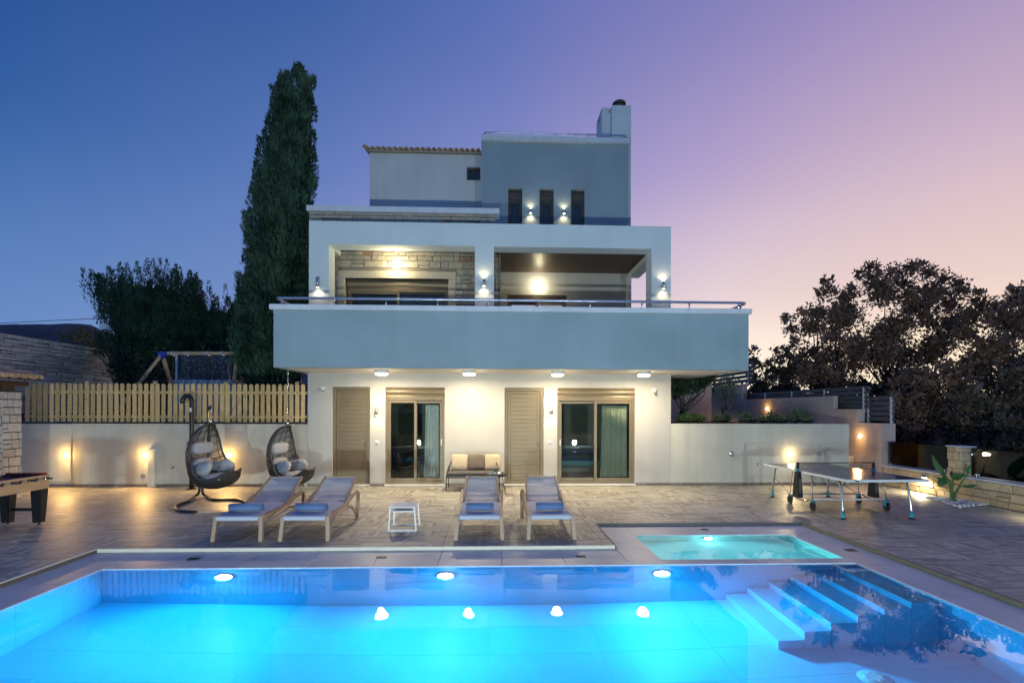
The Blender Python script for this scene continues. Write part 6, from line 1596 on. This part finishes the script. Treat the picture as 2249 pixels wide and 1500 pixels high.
# thin leading shoots on its outline
def shoots(parent, pts, Y, m, seed, lng=.9):
    r = np.random.RandomState(seed); P = []; D = []
    off = np.array(wl(parent))
    for u, v, l in pts:
        c_ = np.array(W(u, v, Y)) - off; n = 190; h = r.rand(n, 1); ang = r.uniform(0, 2 * PI, (n, 1)); lean = r.uniform(-.2, .2)
        P.append(c_ + np.concatenate([np.cos(ang) * .16 * l * (1 - h) + lean * .6 * h * l, np.sin(ang) * .12 * l * (1 - h), h * l - l * .65], 1)); D.append(np.concatenate([np.cos(ang) * .8, np.sin(ang) * .8, np.ones((n, 1))], 1))
    v_, f_ = leaf_cloud(np.concatenate(P), np.concatenate(D), .13, .032, seed, .25); o = fastmesh('shoots', v_, f_, m, parent); o['kind'] = 'stuff'
cyp = bpy.data.objects['cypress_tree']
shoots(cyp, [(648, 160, .5), (651, 158, .6), (666, 160, .6), (672, 170, .5), (618, 182, .5), (598, 238, .5), (590, 268, .5), (574, 320, .7), (568, 345, .6), (556, 400, .6), (548, 430, .6), (684, 220, .4), (688, 250, .5), (687, 300, .4), (690, 395, .4), (634, 172, .5), (659, 156, .6), (606, 205, .5), (583, 300, .5), (562, 372, .6), (551, 470, .5), (545, 520, .5), (538, 560, .5), (530, 620, .5), (522, 680, .5), (689, 340, .4), (686, 180, .4)], Yc, M['cypress'], 9)

# ---- junipers behind the wall
def juniper(label, rows, Y, n, seed, spikes, per=150, L=.15):
    ul, ur = rows[0][1], rows[0][2]; bx = W((ul + ur) / 2, 900, Y).x
    t = plume_tree('juniper_tree', label, (bx, Y, gz), prof_px(rows, Y, bx, gz), M['juniper'], n, 1.5, .27, per, seed, L=L, Wd=.04, spread=.9)
    shoots(t, spikes, Y - .3, M['juniper'], seed + 3); return t
juniper('broad dark green juniper rising behind the stone wall, left of the swing', [(900, 270, 400), (840, 258, 425), (770, 232, 440), (700, 210, 442), (650, 210, 440), (635, 222, 425), (618, 245, 405), (604, 285, 375)], 25.5, 420, 21, [(250, 612, 1.0), (280, 600, 1.3), (318, 592, 1.4), (334, 588, 1.2), (370, 594, 1.4), (398, 606, 1.2), (424, 622, 1.2), (226, 640, .8), (222, 680, .8), (240, 600, .9), (262, 596, 1.1), (300, 594, 1.2), (350, 590, 1.3), (386, 598, 1.0), (412, 612, 1.1), (436, 634, 1.0), (232, 625, .8)])
juniper('slimmer juniper standing between the broad one and the tall cypress', [(900, 430, 540), (840, 425, 545), (760, 430, 540), (710, 438, 530), (675, 448, 515), (655, 452, 505)], 26.5, 200, 22, [(461, 645, 1.8), (458, 655, 1.4), (499, 655, 1.9), (440, 668, 1.2), (480, 672, 1.2), (516, 680, 1.0), (425, 660, 1.2)])
trunk_and_crown('garden_bush', 'loose bush with a few yellowing leaves above the grey stone wall', (-22.2, 26, 3.9), clump_set([(150, 742, 14), (175, 735, 16), (200, 745, 18), (225, 740, 16), (215, 765, 20), (180, 765, 18), (235, 765, 14)], 26, 0, 4, .6), 1100, .16, .08, M['yellowleaf'], .05, 'bush', 31, 1.0)
trunk_and_crown('garden_bush', 'dark low bush under the junipers behind the swing frame', (W(330, 900, 23).x, 23, gz), clump_set([(275, 815, 30), (310, 800, 34), (350, 805, 34), (390, 812, 30), (330, 840, 34), (430, 815, 34), (460, 800, 30), (500, 820, 34), (535, 830, 34), (570, 835, 30)], 23, 0, 5, .8), 420, .2, .09, M['darkleaf'], .07, 'bush', 32, 1.0)

# ---- trees beyond the boundary on the right
def big_tree(label, us, Y, base_u, seed, m, per=900, L=.15, Wd=.075, r0=.10, dy=1.5):
    b = W(base_u, 900, Y); return trunk_and_crown('oak_tree', label, (b.x, Y, -.36), clump_set(us, Y, 0, seed, dy), per, L, Wd, M[m], r0, 'tree', seed, 1.0, 'leafy trees beyond the right boundary', hollow=.15, fill=190)
def blob(u0, u1, v0, v1, n, rmin, rmax, seed, edge=None):
    r = random.Random(seed); out = []
    for _ in range(n * 6):
        if len(out) >= n: break
        a, b = r.uniform(-1, 1), r.uniform(-1, 1)
        if a * a + b * b > 1: continue
        out.append(((u0 + u1) / 2 + a * (u1 - u0) / 2, (v0 + v1) / 2 + b * (v1 - v0) / 2, r.uniform(rmin, rmax)))
    return out
topA = [(1890, 602, 14), (1912, 588, 16), (1915, 615, 22), (1960, 600, 20), (2000, 590, 20), (2020, 585, 16), (2040, 600, 22), (2070, 612, 20), (2105, 625, 20), (2115, 640, 18), (1935, 625, 26), (1985, 625, 30), (1870, 640, 20), (2050, 645, 28)]
big_tree('tallest russet-leaved tree on the right, its crown reaching highest above the slat fence', topA + blob(1850, 2110, 620, 800, 34, 22, 38, 2), 21, 1985, 41, 'rusty')
topB = [(1815, 618, 13), (1822, 640, 18), (1850, 660, 22), (1805, 650, 16), (1760, 690, 16), (1730, 700, 12), (1738, 725, 16), (1770, 720, 20), (1800, 690, 24), (1750, 755, 16), (1845, 700, 26)]
big_tree('russet-leaved tree with a ragged left outline, left of the tallest one', topB + blob(1750, 1890, 680, 850, 22, 18, 30, 3), 20, 1830, 42, 'rusty')
topC = [(2140, 645, 14), (2150, 665, 20), (2165, 680, 20), (2195, 670, 16), (2120, 690, 18), (2180, 700, 24), (2225, 640, 16), (2240, 655, 22), (2260, 640, 26), (2240, 700, 26)]
big_tree('dark tree at the right edge of the picture, cut by the frame', topC + blob(2100, 2340, 670, 860, 34, 24, 38, 5), 18, 2230, 43, 'rusty')
big_tree('low scrubby tree just right of the balcony corner, thin against the bright sky', [(1655, 770, 10), (1660, 790, 12), (1650, 800, 14), (1670, 805, 12), (1690, 795, 10), (1705, 770, 12), (1712, 790, 14), (1725, 775, 14), (1740, 790, 16), (1700, 815, 16), (1725, 820, 20), (1760, 810, 20), (1690, 830, 16), (1655, 830, 16)], 24, 1700, 44, 'oakgreen', 700, .16, .08, .05, .8)
big_tree('broad low green tree behind the long slat fence', blob(1660, 1900, 800, 900, 26, 20, 34, 7), 24, 1780, 45, 'oakgreen', 520)
big_tree('dense dark tree filling the space right of the short slat fence', blob(1930, 2130, 800, 1000, 30, 26, 42, 8), 17, 2030, 46, 'rusty', 560)
big_tree('dense dark tree beyond the glass balustrade at the right edge', blob(2110, 2330, 820, 1010, 30, 28, 44, 9), 15.5, 2200, 47, 'oakgreen', 560)
big_tree('dark tree behind the end of the boundary wall', blob(1900, 2040, 820, 960, 18, 26, 40, 10), 22, 1960, 48, 'oakgreen', 560)
bk = MB()
hd = np.random.RandomState(5); n = 26000
px_ = hd.uniform(9, 60, n); py_ = 27 + hd.normal(0, 1.2, n) + np.abs(px_ - 30) * -.12; pz_ = -.3 + hd.beta(1.1, 1.4, n) * (3.2 + .6 * np.sin(px_ * .7) + .3 * np.sin(px_ * 2.1))
v_, f_ = leaf_cloud(np.stack([px_, py_, pz_], 1), np.tile([0, -.3, .6], (n, 1)), .42, .22, 6, 1.0); o = fastmesh('far_thicket', v_, f_, M['oakgreen']); o['kind'] = 'stuff'

# ---- plants in the raised bed on the right
trunk_and_crown('small_tree', 'small dark-leaved tree with forked branches under the right end of the balcony', (W(1500, 905, 15.2).x, 15.2, 1.55), clump_set([(1490, 850, 12), (1510, 842, 14), (1530, 838, 12), (1552, 830, 12), (1500, 860, 10), (1520, 858, 8), (1485, 832, 14), (1545, 842, 9), (1535, 852, 6), (1568, 826, 8), (1482, 868, 9)], 15.2, 0, 12, .5), 9000, .10, .055, M['darkleaf'], .045, 'tree', 51, .9)
trunk_and_crown('olive_sapling', 'slim young olive with a pale stem in the raised bed', (W(1594, 912, 16).x, 16, 1.55), clump_set([(1592, 838, 13), (1602, 850, 15), (1585, 855, 13), (1608, 868, 11), (1580, 868, 10), (1596, 868, 13), (1612, 843, 9), (1600, 828, 9)], 16, 0, 13, .35), 7000, .085, .022, M['olive'], .03, 'tree', 52, .8)
labs = ['leafy green shrub at the left end of the raised bed, lit by the house lamps', 'low shrub below the forked tree in the raised bed', 'low shrub below the olive in the raised bed', 'small shrub in front of the upper wall left of its amber light', 'sparse shrub under the amber light of the upper wall', 'low shrub between the amber light and the bushy plant', 'upright bushy plant in the raised bed right of the amber light', 'wispy last plant at the right end of the raised bed']
sh = [(1500, 918, 13, 14.0, 'shrub'), (1527, 920, 12, 14.1, 'shrub'), (1583, 920, 13, 14.2, 'olive'), (1640, 918, 12, 14.2, 'olive'), (1686, 920, 12, 14.2, 'olive'), (1715, 921, 10, 14.2, 'olive'), (1748, 912, 14, 14.3, 'olive'), (1778, 922, 8, 14.3, 'olive')]
for k, (u, v, rp, Y, m_) in enumerate(sh):
    r = random.Random(60 + k); cl = [(u + r.uniform(-rp, rp) * 1.2, v + r.uniform(-.6, .7) * rp, rp * r.uniform(.35, .6)) for _ in range(9)]
    trunk_and_crown('shrub', labs[k], (W(u, 925, Y).x, Y, 1.55), clump_set(cl, Y, 0, 60 + k, .15), 16000, .075, .035, M[m_], .012, 'shrub', 60 + k, .8, 'shrubs in the raised bed')

# ---- bird of paradise plant in white pebbles
bp0 = G(2090, 1102); k_ = bp0.y / FPX
t = thing('bird_of_paradise_plant', 'bird of paradise plant with large paddle leaves growing from white pebbles', 'plant', bp0)
def paddle(base, tip, nrm, w_, curl=.12, fold=.25, name='leaf'):
    base, tip, nrm = Vector(base), Vector(tip), Vector(nrm).normalized(); ax = tip - base; side = ax.cross(nrm).normalized(); nrm = side.cross(ax).normalized(); mb = MB(); n1, n2 = 12, 6; vs = []
    for i in range(n1 + 1):
        f = i / n1; hw = w_ / 2 * (math.sin(PI * (f ** .75)) ** .6 if 0 < f < 1 else .02); c_ = base + ax * f + nrm * curl * ax.length * (4 * f * (1 - f)) * -1
        for j in range(-n2 // 2, n2 // 2 + 1):
            g_ = j / (n2 / 2); vs.append(c_ + side * hw * g_ + nrm * (abs(g_) * fold * hw + .006 * math.sin(i * 2.2) * abs(g_)))
    N = n2 + 1; fs = [(i * N + j, i * N + j + 1, (i + 1) * N + j + 1, (i + 1) * N + j) for i in range(n1) for j in range(n2)]
    o = mb.add(vs, fs, True).build(name, M['strelitzia'], t, recalc=False); sm_ = o.modifiers.new('thick', 'SOLIDIFY'); sm_.thickness = .003; return o
def P_(u, v, dy=0): return W(u, v, bp0.y + dy)
specs = [((2079, 1046, -.05), (2047, 998, -.12), (.5, -1, .3), .24), ((2080, 1050, -.1), (2050, 1046, -.25), (0, -.4, 1), .13), ((2081, 1052, -.12), (2060, 1066, -.3), (.3, -1, .6), .15), ((2092, 1050, 0), (2118, 1040, .15), (0, -1, .5), .17), ((2095, 1046, .1), (2128, 1030, .25), (0, -.3, 1), .15), ((2126, 1040, .0), (2133, 1020, -.05), (-.4, -1, 0), .09), ((2112, 1068, -.1), (2147, 1064, -.22), (0, -.5, 1), .10), ((2092, 1052, .2), (2104, 1028, .45), (-.2, -1, .2), .16), ((2086, 1055, .1), (2070, 1040, .4), (.2, -.6, .8), .14)]
for (a, b, c_, w_) in specs:
    pa, pb = P_(*a), P_(*b); o = paddle(pa, pb, c_, w_)
    mid = bp0.lerp(pa, .5) + Vector((0, 0, .06)); MB().tube(smooth([bp0 + Vector((rnd.uniform(-.05, .05), rnd.uniform(-.04, .04), 0)), mid, pa, pa.lerp(pb, .3)], 4), [.022, .02, .018, .017, .016, .015, .014, .013, .012, .011, .010, .008, .006], 7).build('stalk', M['stem'], t)
pb_ = MB(); rp = random.Random(4)
c0, c1, c2 = G(2030, 1092), G(2184, 1108), G(2110, 1116); c3 = G(2150, 1096)
pm = MB(); bm = bmesh.new(); bmesh.ops.create_icosphere(bm, subdivisions=1, radius=1); bm.verts.index_update(); ico_v = [q.co.copy() for q in bm.verts]; ico_f = [[q.index for q in f.verts] for f in bm.faces]; bm.free()
n = 0
while n < 620:
    a, b = rp.random(), rp.random()
    if a + b > 1: a, b = 1 - a, 1 - b
    tri = (c0, c1, c2) if rp.random() < .5 else (c0, c1, c3)
    p = tri[0] + (tri[1] - tri[0]) * a + (tri[2] - tri[0]) * b; s = rp.uniform(.014, .032)
    T_ = Matrix.Translation((p.x, p.y, .012 + rp.random() * .02)) @ Matrix.Rotation(rp.uniform(0, 6), 4, 'Z') @ Matrix.Diagonal((s * 1.3, s, s * .6, 1)); pm.add([T_ @ q for q in ico_v], ico_f, True); n += 1
o = pm.build('white_pebbles', M['pebble'], None, recalc=False); o['kind'] = 'stuff'

# ================================================================== behind the camera: what the glass and the water mirror
bw2 = thing('stone_wall', 'low stone wall on the far side of the pool, seen only as a reflection in the glass doors', 'wall', (0, -1.8, 0))
MB().box(-14, 10.4, -2.1, -1.83, -.3, .62).build('core', M['mortar'], bw2)
masonry(bw2, -9, 9, 0, .62, -1.8, (.14, .22), .3, .6, M['gold_stone'], GK, seed=91, axis='x', face=1, limit=20, depth=.06, proud=.02)
stone_pillar(2.2, 2.75, -2.25, -1.70, .0, 1.7, 'square stone pillar on the far side of the pool, reflected in the right glass door')
hd = np.random.RandomState(8); n = 15000
px_ = hd.uniform(-26, 26, n); py_ = -6.5 + hd.normal(0, .8, n); pz_ = -.3 + hd.beta(1.2, 1.1, n) * (4.6 + 1.0 * np.sin(px_ * .9) + .6 * np.sin(px_ * 2.3))
v_, f_ = leaf_cloud(np.stack([px_, py_, pz_], 1), np.tile([0, .3, .5], (n, 1)), .42, .24, 6, 1.0); o = fastmesh('hedge_behind_pool', v_, f_, M['darkleaf']); o['kind'] = 'stuff'
def garden_spot(x, y, z, e, lab):
    t = thing('garden_spotlight', lab, 'spotlight', (x, y, z), 'garden spotlights across the pool')
    MB().ycyl(x, z + .06, y - .06, y + .03, .05, 18).build('body', M['black_metal'], t); MB().ycyl(x, z + .06, y + .0305, y + .036, .042, 18).build('lens', M['lamp_hot'], t)
    MB().cbox(x - .015, x + .015, y - .03, y + .0, z, z + .02, .004).build('bracket', M['black_metal'], t)
    lamp_obj('SPOT', 'bulb', t, (x, y + .06, z + .06), e, SPOTC, spot_size=math.radians(150), spot_blend=.6, shadow_soft_size=.12, rot=(math.radians(108), 0, 0))
SPOTC = (.80, .98, 1.0)
garden_spot(4.6, -1.74, .10, 1150, 'garden spotlight on the deck across the pool, mirrored in the right glass door')
garden_spot(-4.2, -1.74, .10, 1150, 'garden spotlight on the deck across the pool, mirrored in the left glass door')
garden_spot(-.4, -1.74, .10, 650, 'garden spotlight on the deck across the pool, between the other two')
